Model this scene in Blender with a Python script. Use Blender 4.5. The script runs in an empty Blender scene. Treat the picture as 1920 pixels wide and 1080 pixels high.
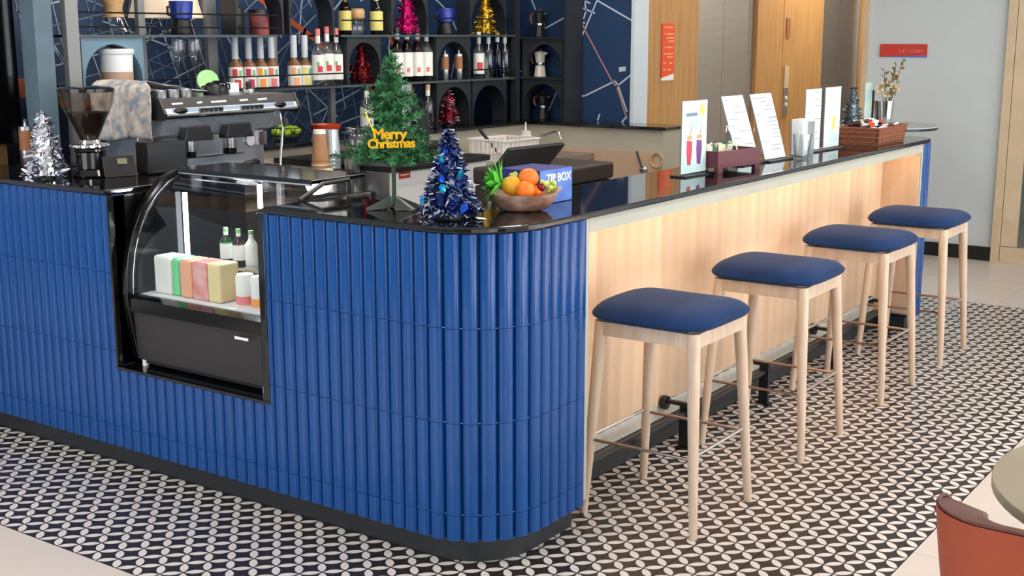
import bpy, bmesh, math, random
from mathutils import Vector, Matrix
random.seed(7)
R = random.Random(11)
C = bpy.context.scene.collection
S = bpy.context.scene
PI = math.pi

# ------------------------------------------------------------------ camera
cam_d = bpy.data.cameras.new('camera'); cam = bpy.data.objects.new('camera', cam_d); C.objects.link(cam)
cam.location = (-2.980, -2.170, 1.68)
cam.rotation_euler = (PI/2 - 0.1997, 0.0, 0.614 - PI/2)
cam_d.sensor_width = 36.0; cam_d.lens = 2345.65/1920*36.0; cam_d.clip_start = 0.05
S.camera = cam
# ------------------------------------------------------------------ world, lights, exposure
S.view_settings.view_transform = 'Standard'; S.view_settings.look = 'None'
S.view_settings.exposure = 0.0; S.view_settings.gamma = 1.0; S.view_settings.use_curve_mapping = False
W = bpy.data.worlds.new('daylight'); S.world = W; W.use_nodes = True
bg = W.node_tree.nodes['Background']; bg.inputs[0].default_value = (0.80, 0.90, 1.0, 1); bg.inputs[1].default_value = 0.7

def area(name, loc, rot, sx, sy, power, col=(1, 1, 1), spread=PI):
    d = bpy.data.lights.new(name, 'AREA'); d.shape = 'RECTANGLE'; d.size = sx; d.size_y = sy
    d.energy = power; d.color = col; d.spread = spread
    o = bpy.data.objects.new(name, d); C.objects.link(o); o.location = loc; o.rotation_euler = rot
    return o
# daylight entering by the two glazed sides of the room (behind and right of the camera)
area('daylight_south', (1.0, -6.85, 1.75), (PI/2, 0, 0), 13.0, 2.7, 370, (0.93, 0.97, 1.0))
area('daylight_west', (-6.85, 1.2, 1.75), (PI/2, 0, -PI/2), 4.6, 2.7, 150, (0.88, 0.94, 1.0))
# sun added outside the south glazing; its floor strip gives the tiles their highlights
sd = bpy.data.lights.new('sun', 'SUN'); sd.energy = 26; sd.angle = 0.02; sd.color = (1.0, .97, .93)
so_ = bpy.data.objects.new('sun', sd); C.objects.link(so_); so_.rotation_euler = (math.radians(49), 0, 0)
# recessed ceiling panels over room and bar; the lobby one added to brighten lift doors
for k, (lx, ly) in enumerate(((-1.6, 0.6), (-1.6, 2.6), (1.2, -1.6), (3.6, -1.6), (1.4, 1.35), (3.0, 1.35), (8.6, 1.85))):
    area('ceiling_panel_light', (lx, ly, 3.17), (0, 0, 0), 1.1, 0.25, 62 if lx > 6 else 24, (1.0, 0.93, 0.84))

# ------------------------------------------------------------------ helpers
def s2l(c):
    return tuple((x/12.92 if x <= 0.04045 else ((x+0.055)/1.055)**2.4) for x in c)
def rgb(r, g, b): return s2l((r/255, g/255, b/255))

M = {}
def mat(name, col, rough=0.5, metal=0.0, spec=0.5, noise=0.0, nscale=8.0, stretch=(1, 1, 1), col2=None, bump=0.0,
        coat=0.0, emit=None, estr=0.0, sheen=0.0, coords='Object'):
    m = bpy.data.materials.new(name); m.use_nodes = True
    nt = m.node_tree; b = nt.nodes['Principled BSDF']
    b.inputs['Base Color'].default_value = (*col, 1); b.inputs['Roughness'].default_value = rough
    b.inputs['Metallic'].default_value = metal; b.inputs['Specular IOR Level'].default_value = spec
    b.inputs['Coat Weight'].default_value = coat; b.inputs['Coat Roughness'].default_value = 0.12; b.inputs['Coat IOR'].default_value = 1.7
    b.inputs['Sheen Weight'].default_value = sheen
    if emit: b.inputs['Emission Color'].default_value = (*emit, 1); b.inputs['Emission Strength'].default_value = estr
    if noise > 0 or bump > 0 or col2:
        tc = nt.nodes.new('ShaderNodeTexCoord'); mp = nt.nodes.new('ShaderNodeMapping')
        mp.inputs['Scale'].default_value = stretch
        nt.links.new(tc.outputs[coords], mp.inputs[0])
        n = nt.nodes.new('ShaderNodeTexNoise'); n.inputs['Scale'].default_value = nscale; n.inputs['Detail'].default_value = 5
        nt.links.new(mp.outputs[0], n.inputs['Vector'])
        if noise > 0 or col2:
            mx = nt.nodes.new('ShaderNodeMix'); mx.data_type = 'RGBA'
            c2 = col2 if col2 else tuple(max(0, c*(1-noise)) for c in col)
            c1 = col if col2 else tuple(min(1, c*(1+noise)) for c in col)
            mx.inputs[6].default_value = (*c1, 1); mx.inputs[7].default_value = (*c2, 1)
            rp = nt.nodes.new('ShaderNodeMapRange'); rp.inputs[1].default_value = 0.35; rp.inputs[2].default_value = 0.65
            nt.links.new(n.outputs[0], rp.inputs[0]); nt.links.new(rp.outputs[0], mx.inputs[0])
            nt.links.new(mx.outputs[2], b.inputs['Base Color'])
        if bump > 0:
            bp = nt.nodes.new('ShaderNodeBump'); bp.inputs['Strength'].default_value = bump; bp.inputs['Distance'].default_value = 0.01
            nt.links.new(n.outputs[0], bp.inputs['Height']); nt.links.new(bp.outputs[0], b.inputs['Normal'])
    M[name] = m
    return m
def vary(name, amt):
    m = M[name]; nt = m.node_tree; b = nt.nodes['Principled BSDF']; l = b.inputs['Base Color'].links[0]; src = l.from_socket
    oi = nt.nodes.new('ShaderNodeObjectInfo'); mr = nt.nodes.new('ShaderNodeMapRange'); mr.inputs[3].default_value = 1-amt; mr.inputs[4].default_value = 1+amt*.5
    hv = nt.nodes.new('ShaderNodeHueSaturation'); nt.links.new(oi.outputs['Random'], mr.inputs[0]); nt.links.new(mr.outputs[0], hv.inputs['Value'])
    nt.links.new(src, hv.inputs['Color']); nt.links.new(hv.outputs[0], b.inputs['Base Color'])
def glass(name, tint=(1, 1, 1), refl=1.0, rough=0.02):
    m = bpy.data.materials.new(name); m.use_nodes = True; nt = m.node_tree
    nt.nodes.remove(nt.nodes['Principled BSDF']); out = nt.nodes['Material Output']
    t = nt.nodes.new('ShaderNodeBsdfTransparent'); t.inputs[0].default_value = (*tint, 1)
    g = nt.nodes.new('ShaderNodeBsdfGlossy'); g.inputs['Roughness'].default_value = rough
    lw = nt.nodes.new('ShaderNodeLayerWeight'); lw.inputs[0].default_value = 0.5
    pw = nt.nodes.new('ShaderNodeMath'); pw.operation = 'POWER'; pw.inputs[1].default_value = 4.0
    nt.links.new(lw.outputs['Facing'], pw.inputs[0])
    mm = nt.nodes.new('ShaderNodeMath'); mm.operation = 'MULTIPLY_ADD'; mm.inputs[1].default_value = 0.85*refl; mm.inputs[2].default_value = 0.045*refl; mm.use_clamp = True
    mx = nt.nodes.new('ShaderNodeMixShader')
    nt.links.new(pw.outputs[0], mm.inputs[0]); nt.links.new(mm.outputs[0], mx.inputs[0])
    nt.links.new(t.outputs[0], mx.inputs[1]); nt.links.new(g.outputs[0], mx.inputs[2]); nt.links.new(mx.outputs[0], out.inputs[0])
    M[name] = m
    return m

class MB:
    def __init__(s): s.v = []; s.f = []
    def add(s, vs, fs):
        n = len(s.v); s.v += [tuple(v) for v in vs]; s.f += [tuple(i+n for i in f) for f in fs]; return s
    def box(s, x0, y0, z0, x1, y1, z1):
        return s.add([(x0,y0,z0),(x1,y0,z0),(x1,y1,z0),(x0,y1,z0),(x0,y0,z1),(x1,y0,z1),(x1,y1,z1),(x0,y1,z1)],
                     [(3,2,1,0),(4,5,6,7),(0,1,5,4),(1,2,6,5),(2,3,7,6),(3,0,4,7)])
    def cbox(s, c, d, rot=None):
        m = MB().box(-d[0]/2,-d[1]/2,-d[2]/2,d[0]/2,d[1]/2,d[2]/2); return s.merge(m, c, rot)
    def merge(s, m, loc=(0,0,0), rot=None):
        q = Matrix.Translation(loc) @ (rot if rot is not None else Matrix.Identity(4))
        return s.add([q @ Vector(v) for v in m.v], m.f)
    def prism(s, pts, a0, a1, axis='z'):
        def P(p, a):
            return {'z': (p[0], p[1], a), 'y': (p[0], a, p[1]), 'x': (a, p[0], p[1])}[axis]
        n = len(pts); vs = [P(p, a0) for p in pts] + [P(p, a1) for p in pts]
        fs = [tuple(range(n-1, -1, -1)), tuple(range(n, 2*n))] + [(i, (i+1) % n, n+(i+1) % n, n+i) for i in range(n)]
        if axis == 'y': fs = [tuple(reversed(f)) for f in fs]
        return s.add(vs, fs)
    def cone(s, p0, p1, r0, r1=None, n=16, caps=True):
        r1 = r0 if r1 is None else r1
        p0 = Vector(p0); p1 = Vector(p1); d = (p1-p0).normalized()
        u = d.orthogonal().normalized(); w = d.cross(u)
        vs = []
        for p, r in ((p0, r0), (p1, r1)):
            for i in range(n):
                a = 2*PI*i/n; vs.append(p + u*(r*math.cos(a)) + w*(r*math.sin(a)))
        fs = [(i, (i+1) % n, n+(i+1) % n, n+i) for i in range(n)]
        if caps: fs += [tuple(range(n-1, -1, -1)), tuple(range(n, 2*n))]
        return s.add(vs, fs)
    def lathe(s, prof, cx=0, cy=0, n=20, z0=0, sq=None):
        vs = []; fs = []
        for r, z in prof:
            for i in range(n):
                a = 2*PI*i/n; rr = max(r, 1e-4)
                vs.append((cx+rr*math.cos(a), cy+rr*math.sin(a), z0+z))
        for k in range(len(prof)-1):
            for i in range(n):
                j = (i+1) % n; fs.append((k*n+i, k*n+j, (k+1)*n+j, (k+1)*n+i))
        fs.append(tuple(range(n-1, -1, -1))); m = (len(prof)-1)*n; fs.append(tuple(range(m, m+n)))
        return s.add(vs, fs)
    def tube(s, path, r, n=8, closed=False):
        path = [Vector(p) for p in path]; L = len(path); vs = []; fs = []; u = None
        for k, p in enumerate(path):
            if closed: d = path[(k+1) % L]-path[k-1]
            else: d = path[min(k+1, L-1)]-path[max(k-1, 0)]
            d.normalize()
            if u is None: u = d.orthogonal().normalized()
            u = (u - d*u.dot(d)).normalized(); w = d.cross(u)
            rr = r[k] if isinstance(r, (list, tuple)) else r
            for i in range(n):
                a = 2*PI*i/n; vs.append(p+u*(rr*math.cos(a))+w*(rr*math.sin(a)))
        for k in range(L if closed else L-1):
            k2 = (k+1) % L
            for i in range(n):
                j = (i+1) % n; fs.append((k*n+i, k*n+j, k2*n+j, k2*n+i))
        if not closed: fs += [tuple(range(n-1, -1, -1)), tuple(range((L-1)*n, L*n))]
        return s.add(vs, fs)
    def ball(s, c, r, nu=14, nv=8, sc=(1, 1, 1)):
        prof = [(math.sin(PI*k/nv), -math.cos(PI*k/nv)) for k in range(nv+1)]
        m = MB().lathe(prof, n=nu)
        return s.add([(c[0]+v[0]*r*sc[0], c[1]+v[1]*r*sc[1], c[2]+v[2]*r*sc[2]) for v in m.v], m.f)
    def strip(s, pts, w, nrm, lift=0.0):
        nrm = Vector(nrm)
        for a, b in zip(pts[:-1], pts[1:]):
            a = Vector(a); b = Vector(b); d = (b-a).normalized(); t = d.cross(nrm).normalized()*(w/2); a2 = a-d*w*.3; b2 = b+d*w*.3
            o = nrm*lift; s.add([a2-t+o, b2-t+o, b2+t+o, a2+t+o], [(0, 1, 2, 3)])
        return s
    def mesh(s, name, m=None, smooth=0):
        me = bpy.data.meshes.new(name); me.from_pydata([tuple(v) for v in s.v], [], s.f); me.validate()
        bm = bmesh.new(); bm.from_mesh(me); bmesh.ops.recalc_face_normals(bm, faces=bm.faces); bm.to_mesh(me); bm.free()
        if smooth:
            me.polygons.foreach_set('use_smooth', [True]*len(me.polygons)); me.set_sharp_from_angle(angle=math.radians(smooth))
        if m: me.materials.append(M[m] if isinstance(m, str) else m)
        return me
    def build(s, name, m=None, parent=None, smooth=0, bevel=0, loc=None, rot=None, seg=2, kind=None, label=None):
        return link(name, s.mesh(name, m, smooth), parent, bevel, loc, rot, seg, kind, label)
def link(name, me, parent=None, bevel=0, loc=None, rot=None, seg=2, kind=None, label=None):
    o = bpy.data.objects.new(name, me); C.objects.link(o)
    if parent is not None: o.parent = parent
    if loc is not None: o.location = loc
    if rot is not None: o.rotation_euler = rot
    if bevel:
        b = o.modifiers.new('bevel', 'BEVEL'); b.width = bevel; b.segments = seg; b.limit_method = 'ANGLE'; b.angle_limit = 0.6
        b.harden_normals = False
    if kind: o['kind'] = kind
    if label: o['label'] = label
    return o
def tag(o, label, cat, group=None):
    o['label'] = label; o['category'] = cat
    if group: o['group'] = group
    return o
def thing(name, label, cat, loc=(0, 0, 0), rz=0, group=None):
    o = bpy.data.objects.new(name, None); C.objects.link(o); o.location = loc; o.rotation_euler = (0, 0, rz)
    o.empty_display_size = 0.05
    return tag(o, label, cat, group)
def struct(o): o['kind'] = 'structure'; return o
def dup(root, loc, rz, label=None):
    def cp(o, par):
        c = o.copy(); C.objects.link(c); c.parent = par
        for ch in list(o.children): cp(ch, c)
        return c
    r = cp(root, None); r.location = loc; r.rotation_euler = (0, 0, rz)
    if label: r['label'] = label
    return r
def text_mesh(txt, size, extrude=0.001, bevel=0.0, spacing=1.0, align='CENTER'):
    cu = bpy.data.curves.new('txt', 'FONT'); cu.body = txt; cu.size = size; cu.extrude = extrude; cu.bevel_depth = bevel
    cu.align_x = align; cu.align_y = 'CENTER'; cu.space_character = spacing
    o = bpy.data.objects.new('txt', cu); C.objects.link(o)
    dg = bpy.context.evaluated_depsgraph_get(); me = bpy.data.meshes.new_from_object(o.evaluated_get(dg))
    bpy.data.objects.remove(o); bpy.data.curves.remove(cu)
    return me
def text(name, txt, size, m, parent, loc, rot, extrude=0.001, bevel=0.0, spacing=1.0, align='CENTER', label=None):
    me = text_mesh(txt, size, extrude, bevel, spacing, align); me.materials.clear(); me.materials.append(M[m])
    return link(name, me, parent, loc=loc, rot=rot, label=label)

# ------------------------------------------------------------------ materials
mat('blue_glaze', rgb(11, 72, 140), 0.13, spec=0.45, noise=0.08, nscale=3, bump=0.015, coat=0.0, coords='Object')
mat('grout_blue', rgb(14, 36, 86), 0.8)
mat('grout_pale', rgb(150, 170, 205), 0.8)
mat('plinth_black', rgb(36, 40, 44), 0.45, noise=0.1)
mat('stone_black', rgb(16, 16, 18), 0.06, spec=0.6, noise=0.5, nscale=30)
mat('steel_black', rgb(20, 22, 26), 0.3, spec=0.5)
mat('plastic_black', rgb(22, 22, 25), 0.35)
mat('gloss_black', rgb(9, 9, 11), 0.12)
mat('panel_dark', rgb(46, 44, 46), 0.4)
mat('oak', rgb(226, 196, 168), 0.55, noise=0, col2=rgb(214, 182, 150), nscale=4, stretch=(5, 5, 0.4))
vary('oak', 0.14)
vary('blue_glaze', 0.06)
mat('oak_lobby', rgb(188, 146, 92), 0.5, col2=rgb(170, 126, 76), nscale=4, stretch=(7, 7, 0.5))
mat('ash', rgb(216, 194, 172), 0.5, col2=rgb(202, 176, 152), nscale=4, stretch=(10, 10, 1.0))
mat('beige_board', rgb(180, 180, 168), 0.6, noise=0.03)
mat('pale_base', rgb(205, 202, 192), 0.7, noise=0.08, nscale=20)
mat('fabric_navy', rgb(21, 48, 90), 0.9, spec=0.15, sheen=0.08, noise=0.12, nscale=6)
mat('chrome', rgb(215, 215, 218), 0.16, metal=1.0)
mat('steel', rgb(190, 192, 196), 0.3, metal=1.0, noise=0.08, nscale=3, stretch=(20, 1, 1))
mat('steel_warm', rgb(170, 150, 140), 0.28, metal=1.0)
mat('lift_steel', rgb(190, 186, 180), 0.36, metal=0.85, noise=0.06, nscale=2, stretch=(1, 1, 30))
mat('wall_white', rgb(192, 202, 206), 0.7, noise=0.01)
mat('ceiling_white', rgb(200, 200, 198), 0.8)
mat('mural_blue', rgb(24, 52, 88), 0.5, noise=0.05, nscale=2)
mat('map_line', rgb(176, 190, 205), 0.6)
mat('map_line_soft', rgb(98, 120, 150), 0.6)
mat('map_orange', rgb(178, 86, 52), 0.6)
mat('map_rose', rgb(165, 120, 118), 0.6)
mat('beige_wall', rgb(176, 168, 150), 0.45, noise=0.03)
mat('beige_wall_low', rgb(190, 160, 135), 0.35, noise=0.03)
mat('beige_floor', rgb(205, 194, 186), 0.32, noise=0.03, nscale=2)
mat('joint_grey', rgb(130, 124, 118), 0.8)
mat('shelf_black', rgb(38, 42, 46), 0.38, spec=0.45)
mat('shelf_edge', rgb(70, 80, 82), 0.3)
mat('post_grey', rgb(140, 142, 142), 0.4, noise=0.04)
mat('post_blue', rgb(84, 106, 120), 0.3, noise=0.08)
mat('brown_wall', rgb(128, 98, 62), 0.5, noise=0.1, nscale=2, stretch=(6, 6, .5))
mat('brown_dark', rgb(74, 52, 36), 0.35, noise=0.1)
mat('baseboard_black', rgb(14, 14, 14), 0.4)
mat('door_frame', rgb(200, 180, 150), 0.5, noise=0.05)
mat('red_sign', rgb(190, 52, 38), 0.5)
mat('orange_sign', rgb(232, 84, 40), 0.5)
mat('blue_stripe', rgb(86, 108, 180), 0.5)
mat('white', rgb(236, 238, 240), 0.5)
mat('paper', rgb(228, 240, 246), 0.35)
mat('paper_back', rgb(200, 205, 210), 0.5)
mat('ink', rgb(120, 140, 160), 0.6)
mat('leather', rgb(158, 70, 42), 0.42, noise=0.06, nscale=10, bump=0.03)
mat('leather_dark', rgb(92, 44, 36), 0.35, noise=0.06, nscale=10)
mat('table_top', rgb(150, 140, 120), 0.35, noise=0.05)
mat('bean', rgb(28, 16, 12), 0.5)
glass('clear', (0.95, 0.97, 0.97), 2.2)
glass('case_glass', (0.93, 0.96, 0.97), 1.1)
glass('smoke', (0.72, 0.66, 0.60), 1.0)
glass('acrylic', (0.9, 0.95, 0.96), 1.2)
glass('blue_bottle', (0.06, 0.10, 0.45), 1.0)
glass('amber', (0.25, 0.10, 0.05), 1.0)
glass('rose_liquid', (0.55, 0.18, 0.16), 1.0)
glass('green_bottle', (0.1, 0.4, 0.15), 1.0)
glass('door_glass', (0.86, 0.90, 0.88), 1.0)
mat('led', rgb(255, 255, 255), emit=(0.85, 0.92, 1.0), estr=9.0)
mat('led_warm', rgb(255, 230, 200), emit=(1.0, 0.72, 0.45), estr=6.0)
mat('lamp_panel', rgb(255, 255, 255), emit=(1.0, 0.93, 0.84), estr=7.0)

def petal_mat():
    m = bpy.data.materials.new('petal_tile'); m.use_nodes = True; nt = m.node_tree; b = nt.nodes['Principled BSDF']
    tc = nt.nodes.new('ShaderNodeTexCoord'); sp = nt.nodes.new('ShaderNodeSeparateXYZ'); nt.links.new(tc.outputs['Object'], sp.inputs[0])
    def mth(op, a, c=None, d=None):
        n = nt.nodes.new('ShaderNodeMath'); n.operation = op
        for i, x in enumerate((a, c, d)):
            if x is None: continue
            if isinstance(x, (int, float)): n.inputs[i].default_value = x
            else: nt.links.new(x, n.inputs[i])
        return n.outputs[0]
    cell = 0.1028
    a = mth('DIVIDE', mth('ADD', sp.outputs[0], sp.outputs[1]), cell); c = mth('DIVIDE', mth('SUBTRACT', sp.outputs[0], sp.outputs[1]), cell)
    def petal(t, w):
        tt = mth('SUBTRACT', mth('SUBTRACT', t, mth('FLOOR', t)), 0.5)
        ww = mth('ABSOLUTE', mth('SUBTRACT', w, mth('ROUND', w)))
        q = mth('DIVIDE', tt, 0.445); q = mth('POWER', mth('ABSOLUTE', q), 2.2)
        return mth('SUBTRACT', mth('MULTIPLY', mth('SUBTRACT', 1.0, q), 0.185), ww)
    v = mth('MAXIMUM', petal(a, c), petal(c, a))
    mr = nt.nodes.new('ShaderNodeMapRange'); mr.inputs[1].default_value = -0.008; mr.inputs[2].default_value = 0.008; nt.links.new(v, mr.inputs[0])
    n = nt.nodes.new('ShaderNodeTexNoise'); n.inputs['Scale'].default_value = 14; nt.links.new(tc.outputs['Object'], n.inputs['Vector'])
    wm = nt.nodes.new('ShaderNodeMix'); wm.data_type = 'RGBA'; wm.inputs[6].default_value = (*rgb(205, 198, 194), 1); wm.inputs[7].default_value = (*rgb(222, 216, 212), 1); nt.links.new(n.outputs[0], wm.inputs[0])
    bm_ = nt.nodes.new('ShaderNodeMix'); bm_.data_type = 'RGBA'; bm_.inputs[6].default_value = (*rgb(26, 24, 25), 1); bm_.inputs[7].default_value = (*rgb(50, 45, 43), 1); nt.links.new(n.outputs[0], bm_.inputs[0])
    mx = nt.nodes.new('ShaderNodeMix'); mx.data_type = 'RGBA'; nt.links.new(mr.outputs[0], mx.inputs[0]); nt.links.new(bm_.outputs[2], mx.inputs[6]); nt.links.new(wm.outputs[2], mx.inputs[7])
    nt.links.new(mx.outputs[2], b.inputs['Base Color']); b.inputs['Roughness'].default_value = 0.34; b.inputs['Specular IOR Level'].default_value = 0.4
    M['petal_tile'] = m
petal_mat()

# ------------------------------------------------------------------ floor
T = 0.2056; GX, GY = 0.389, 0.012
PX0, PX1, PY0 = GX-5*T, GX+23*T, GY-5*T
floor = struct(MB().box(-7, -7, -0.05, 11, 4.2, -0.004).build('floor', 'joint_grey'))
tile_me = MB().box(-T/2+.0008, -T/2+.0008, -0.012, T/2-.0008, T/2-.0008, 0.0).mesh('tile', 'petal_tile')
for i in range(-5, 23):
    for j in range(-5, 17):
        x = GX+(i+.5)*T; y = GY+(j+.5)*T
        inside = x > 0.16 and y > 0.36 and x < 4.35
        if inside: continue
        link('tile', tile_me, floor, loc=(x, y, 0))
def beige(x0, y0, x1, y1, g=0.8, ox=0.0, oy=0.0):
    nx0 = math.floor((x0-ox)/g); nx1 = math.ceil((x1-ox)/g); ny0 = math.floor((y0-oy)/g); ny1 = math.ceil((y1-oy)/g)
    for i in range(nx0, nx1):
        for j in range(ny0, ny1):
            a0 = max(x0, ox+i*g)+.001; a1 = min(x1, ox+(i+1)*g)-.001; b0 = max(y0, oy+j*g)+.001; b1 = min(y1, oy+(j+1)*g)-.001
            if a1-a0 < .02 or b1-b0 < .02: continue
            MB().box(a0, b0, -0.012, a1, b1, 0.0).build('slab_tile', 'beige_floor', floor)
beige(-3.8, -6.9, PX0, 3.3, .8, PX0, .1)
beige(PX0, -6.9, 10.8, PY0, .8, PX0, PY0)
beige(PX1, PY0, 10.8, 2.5, .8, PX1, PY0)

# ------------------------------------------------------------------ room shell
struct(MB().box(-7.2, -7.2, 3.2, 11, 4.4, 3.3).build('ceiling', 'ceiling_white'))
# glazed sides behind the camera: low sill, header and mullions
def glazed(name, along, pos, a0, a1, n):
    m = MB()
    def bx(u0, u1, z0, z1, t=.06):
        if along == 'x': m.box(u0, pos-t, z0, u1, pos+t, z1)
        else: m.box(pos-t, u0, z0, pos+t, u1, z1)
    bx(a0, a1, 0, .3); bx(a0, a1, 3.05, 3.2)
    for k in range(n+1):
        u = a0+(a1-a0)*k/n; bx(u-.04, u+.04, .3, 3.05)
    return struct(m.build(name, 'wall_white'))
glazed('wall_front', 'x', -7.05, -7, 11, 8)
struct(MB().box(-7.1, -7, 0, -7.0, -1.2, 3.2).box(-7.1, 3.6, 0, -7.0, 4.2, 3.2).build('wall_left', 'beige_wall'))
glazed('wall_left_window', 'y', -7.05, -1.2, 3.6, 3)
# ceiling light panels (the lamps themselves; lobby one added to brighten the lift doors)
for k, (lx, ly) in enumerate(((-1.6, 0.6), (-1.6, 2.6), (1.2, -1.6), (3.6, -1.6), (1.4, 1.35), (3.0, 1.35), (8.6, 1.85))):
    t = thing('ceiling_light', 'white rectangular ceiling light panel ' + ('over the floor beside the display case', 'over the floor left of the silver foil tree', 'over the first two bar stools', 'over the last two bar stools', 'over the espresso machine', 'over the rear work counter', 'added in the lift lobby to brighten the lift doors')[k], 'light', (lx, ly, 3.2), 0, 'ceiling light panels')
    MB().box(-.58, -.155, -.02, .58, .155, 0).build('frame', 'white', t)
    MB().box(-.55, -.125, -.024, .55, .125, -.0205).build('diffuser', 'lamp_panel', t)

# back wall with printed street map
wb = struct(MB().box(-.2, 3.25, 0, 4.62, 3.4, 3.2).build('wall_back', 'mural_blue'))
we = struct(MB().box(4.30, 2.0, 0, 4.46, 3.25, 3.2).build('wall_end', 'mural_blue'))
MB().box(4.285, 1.975, 0, 4.475, 1.999, 3.2).build('wall_return', 'wall_white', we)
def mural_lines():
    a = MB(); b = MB(); c = MB(); d = MB()
    n = (0, -1, 0); Y = 3.247
    def P(x, z): return (x, Y, z)
    for cx, cz, ang, nx, nz, sp in ((1.55, 1.5, .35, 12, 9, .075), (1.35, 1.95, -.3, 9, 8, .09), (2.45, 1.25, .95, 9, 7, .10), (2.35, 1.85, .6, 8, 6, .11), (2.95, 1.35, .2, 8, 6, .1), (0.9, 1.75, .2, 7, 6, .1)):
        ca, sa = math.cos(ang), math.sin(ang)
        for k in range(nx):
            u = (k-nx/2)*sp+R.uniform(-.015, .015); v0 = -nz*sp/2*R.uniform(.3, 1); v1 = nz*sp/2*R.uniform(.3, 1)
            q0 = (cx+u*ca-v0*sa, cz+u*sa+v0*ca); q1 = (cx+u*ca-v1*sa, cz+u*sa+v1*ca)
            (a if k % 3 == 0 else b).strip([P(*q0), P(*q1)], R.choice((.005, .007, .009)), n)
        for k in range(nz):
            u = (k-nz/2)*sp+R.uniform(-.015, .015); v0 = -nx*sp/2*R.uniform(.3, 1); v1 = nx*sp/2*R.uniform(.3, 1)
            q0 = (cx+v0*ca-u*sa, cz+v0*sa+u*ca); q1 = (cx+v1*ca-u*sa, cz+v1*sa+u*ca)
            (a if k % 3 == 1 else b).strip([P(*q0), P(*q1)], R.choice((.005, .007, .009)), n)
    for k in range(16):
        x, z = R.uniform(.6, 4.1), R.uniform(1.1, 2.0); pts = [P(x, z)]; ang = R.uniform(0, 6.28)
        for q in range(4):
            ang += R.uniform(-.7, .7); L = R.uniform(.1, .3); x += L*math.cos(ang); z += L*math.sin(ang)
            pts.append(P(min(max(x, .2), 4.2), min(max(z, 1.0), 2.3)))
        a.strip(pts, .011, n)
    a.strip([P(3.85, 1.05), P(4.05, 1.33)], .012, n); a.strip([P(3.55, 1.75), P(3.75, 2.0), P(3.95, 1.92)], .012, n)
    c.strip([P(2.05, 1.96), P(2.55, 1.70), P(2.95, 1.48), P(3.3, 1.2)], .035, n, .0005); c.strip([P(.45, 1.46), P(.8, 1.40), P(1.2, 1.22)], .09, n, .0005)
    c.strip([P(3.3, 1.7), P(3.55, 1.35), P(3.62, 1.1)], .022, n, .0005)
    n2 = (-1, 0, 0)
    def Q(y, z): return (4.297, y, z)
    for l in ([(2.264, 1.915), (2.363, 1.713), (2.488, 1.479)], [(2.264, 1.901), (2.0, 1.77)], [(2.486, 1.811), (2.389, 1.857), (2.287, 1.822)],
              [(2.476, 1.803), (2.412, 1.766), (2.363, 1.758)], [(2.373, 1.786), (2.355, 1.834), (2.365, 1.903), (2.326, 1.886)],
              [(2.491, 1.293), (2.45, 1.277), (2.416, 1.27), (2.357, 1.275), (2.122, 1.379), (2.098, 1.351), (2.004, 1.42)], [(2.098, 1.351), (2.028, 1.183)],
              [(2.238, 1.155), (2.252, 1.117)], [(2.065, 1.108), (2.028, 1.15)], [(2.794, 1.914), (2.763, 1.851)], [(2.711, 1.71), (2.531, 1.791)],
              [(2.939, 1.452), (2.823, 1.412)], [(2.667, 1.132), (2.587, 1.29)]):
        a.strip([Q(*p) for p in l], .011, n2)
    d.strip([Q(*p) for p in [(2.462, 1.94), (2.363, 1.713), (2.141, 1.371), (2.107, 1.343), (2.027, 1.134)]], .011, n2, .0006)
    a.strip([Q(2.085, 1.455), Q(2.05, 1.46)], .03, n2)
    a.build('map_print', 'map_line', wb); b.build('map_print', 'map_line_soft', wb); c.build('map_print', 'map_orange', wb); d.build('map_print', 'map_rose', we)
mural_lines()
# brown timber wall at the left end of the back bar
wl = struct(MB().box(-.30, 2.95, 0, .33, 3.25, 3.2).build('wall_side', 'brown_wall'))

# lift lobby: timber clad wall with two lifts
lob = struct(MB().box(4.46, 2.58, 0, 10.8, 2.7, 3.2).build('wall_lobby', 'brown_dark'))
for x0, x1 in ((4.47, 5.35), (5.36, 6.24), (7.36, 7.92), (7.93, 8.88), (10.0, 10.75)):
    MB().box(x0, 2.5, 0.0, x1, 2.58, 3.2).build('panel', 'oak_lobby', lob)
MB().box(6.24, 2.5, 2.3, 7.36, 2.58, 3.2).build('panel', 'oak_lobby', lob)
MB().box(8.88, 2.5, 2.3, 10.0, 2.58, 3.2).build('panel', 'oak_lobby', lob)
for n, x0, x1 in ((2, 6.25, 7.35), (3, 8.89, 9.99)):
    d = struct(MB().box(x0, 2.535, 0, x0+.04, 2.579, 2.3).build('door_%d' % n, 'lift_steel'))
    MB().box(x1-.04, 2.535, 0, x1, 2.579, 2.3).build('jamb', 'lift_steel', d)
    xm = (x0+x1)/2
    MB().box(x0+.042, 2.555, 0, xm-.003, 2.579, 2.29).build('leaf', 'lift_steel', d)
    MB().box(xm+.003, 2.555, 0, x1-.042, 2.579, 2.29).build('leaf', 'lift_steel', d)
    MB().box(x0+.042, 2.54, 2.12, x1-.042, 2.554, 2.2).build('indicator', 'plastic_black', d)
rw = struct(MB().box(6.74, -6.95, 0, 6.9, -1.0, 3.2).box(6.74, -1.0, 2.3, 6.9, .235, 3.2).build('wall_right', 'wall_white'))
struct(MB().box(9.2, -6.95, 0, 9.3, 1.1, 3.2).build('wall_far', 'wall_white'))
struct(MB().box(6.74, 0.235, 0, 6.9, 1.28, 3.2).build('wall_right', 'wall_white'))
struct(MB().box(10.8, -.5, 0, 10.9, 2.7, 3.2).build('wall_lobby_end', 'brown_dark'))
struct(MB().box(6.9, 1.1, 0, 10.8, 1.2, 3.2).build('wall_lobby_side', 'wall_white'))
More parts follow.
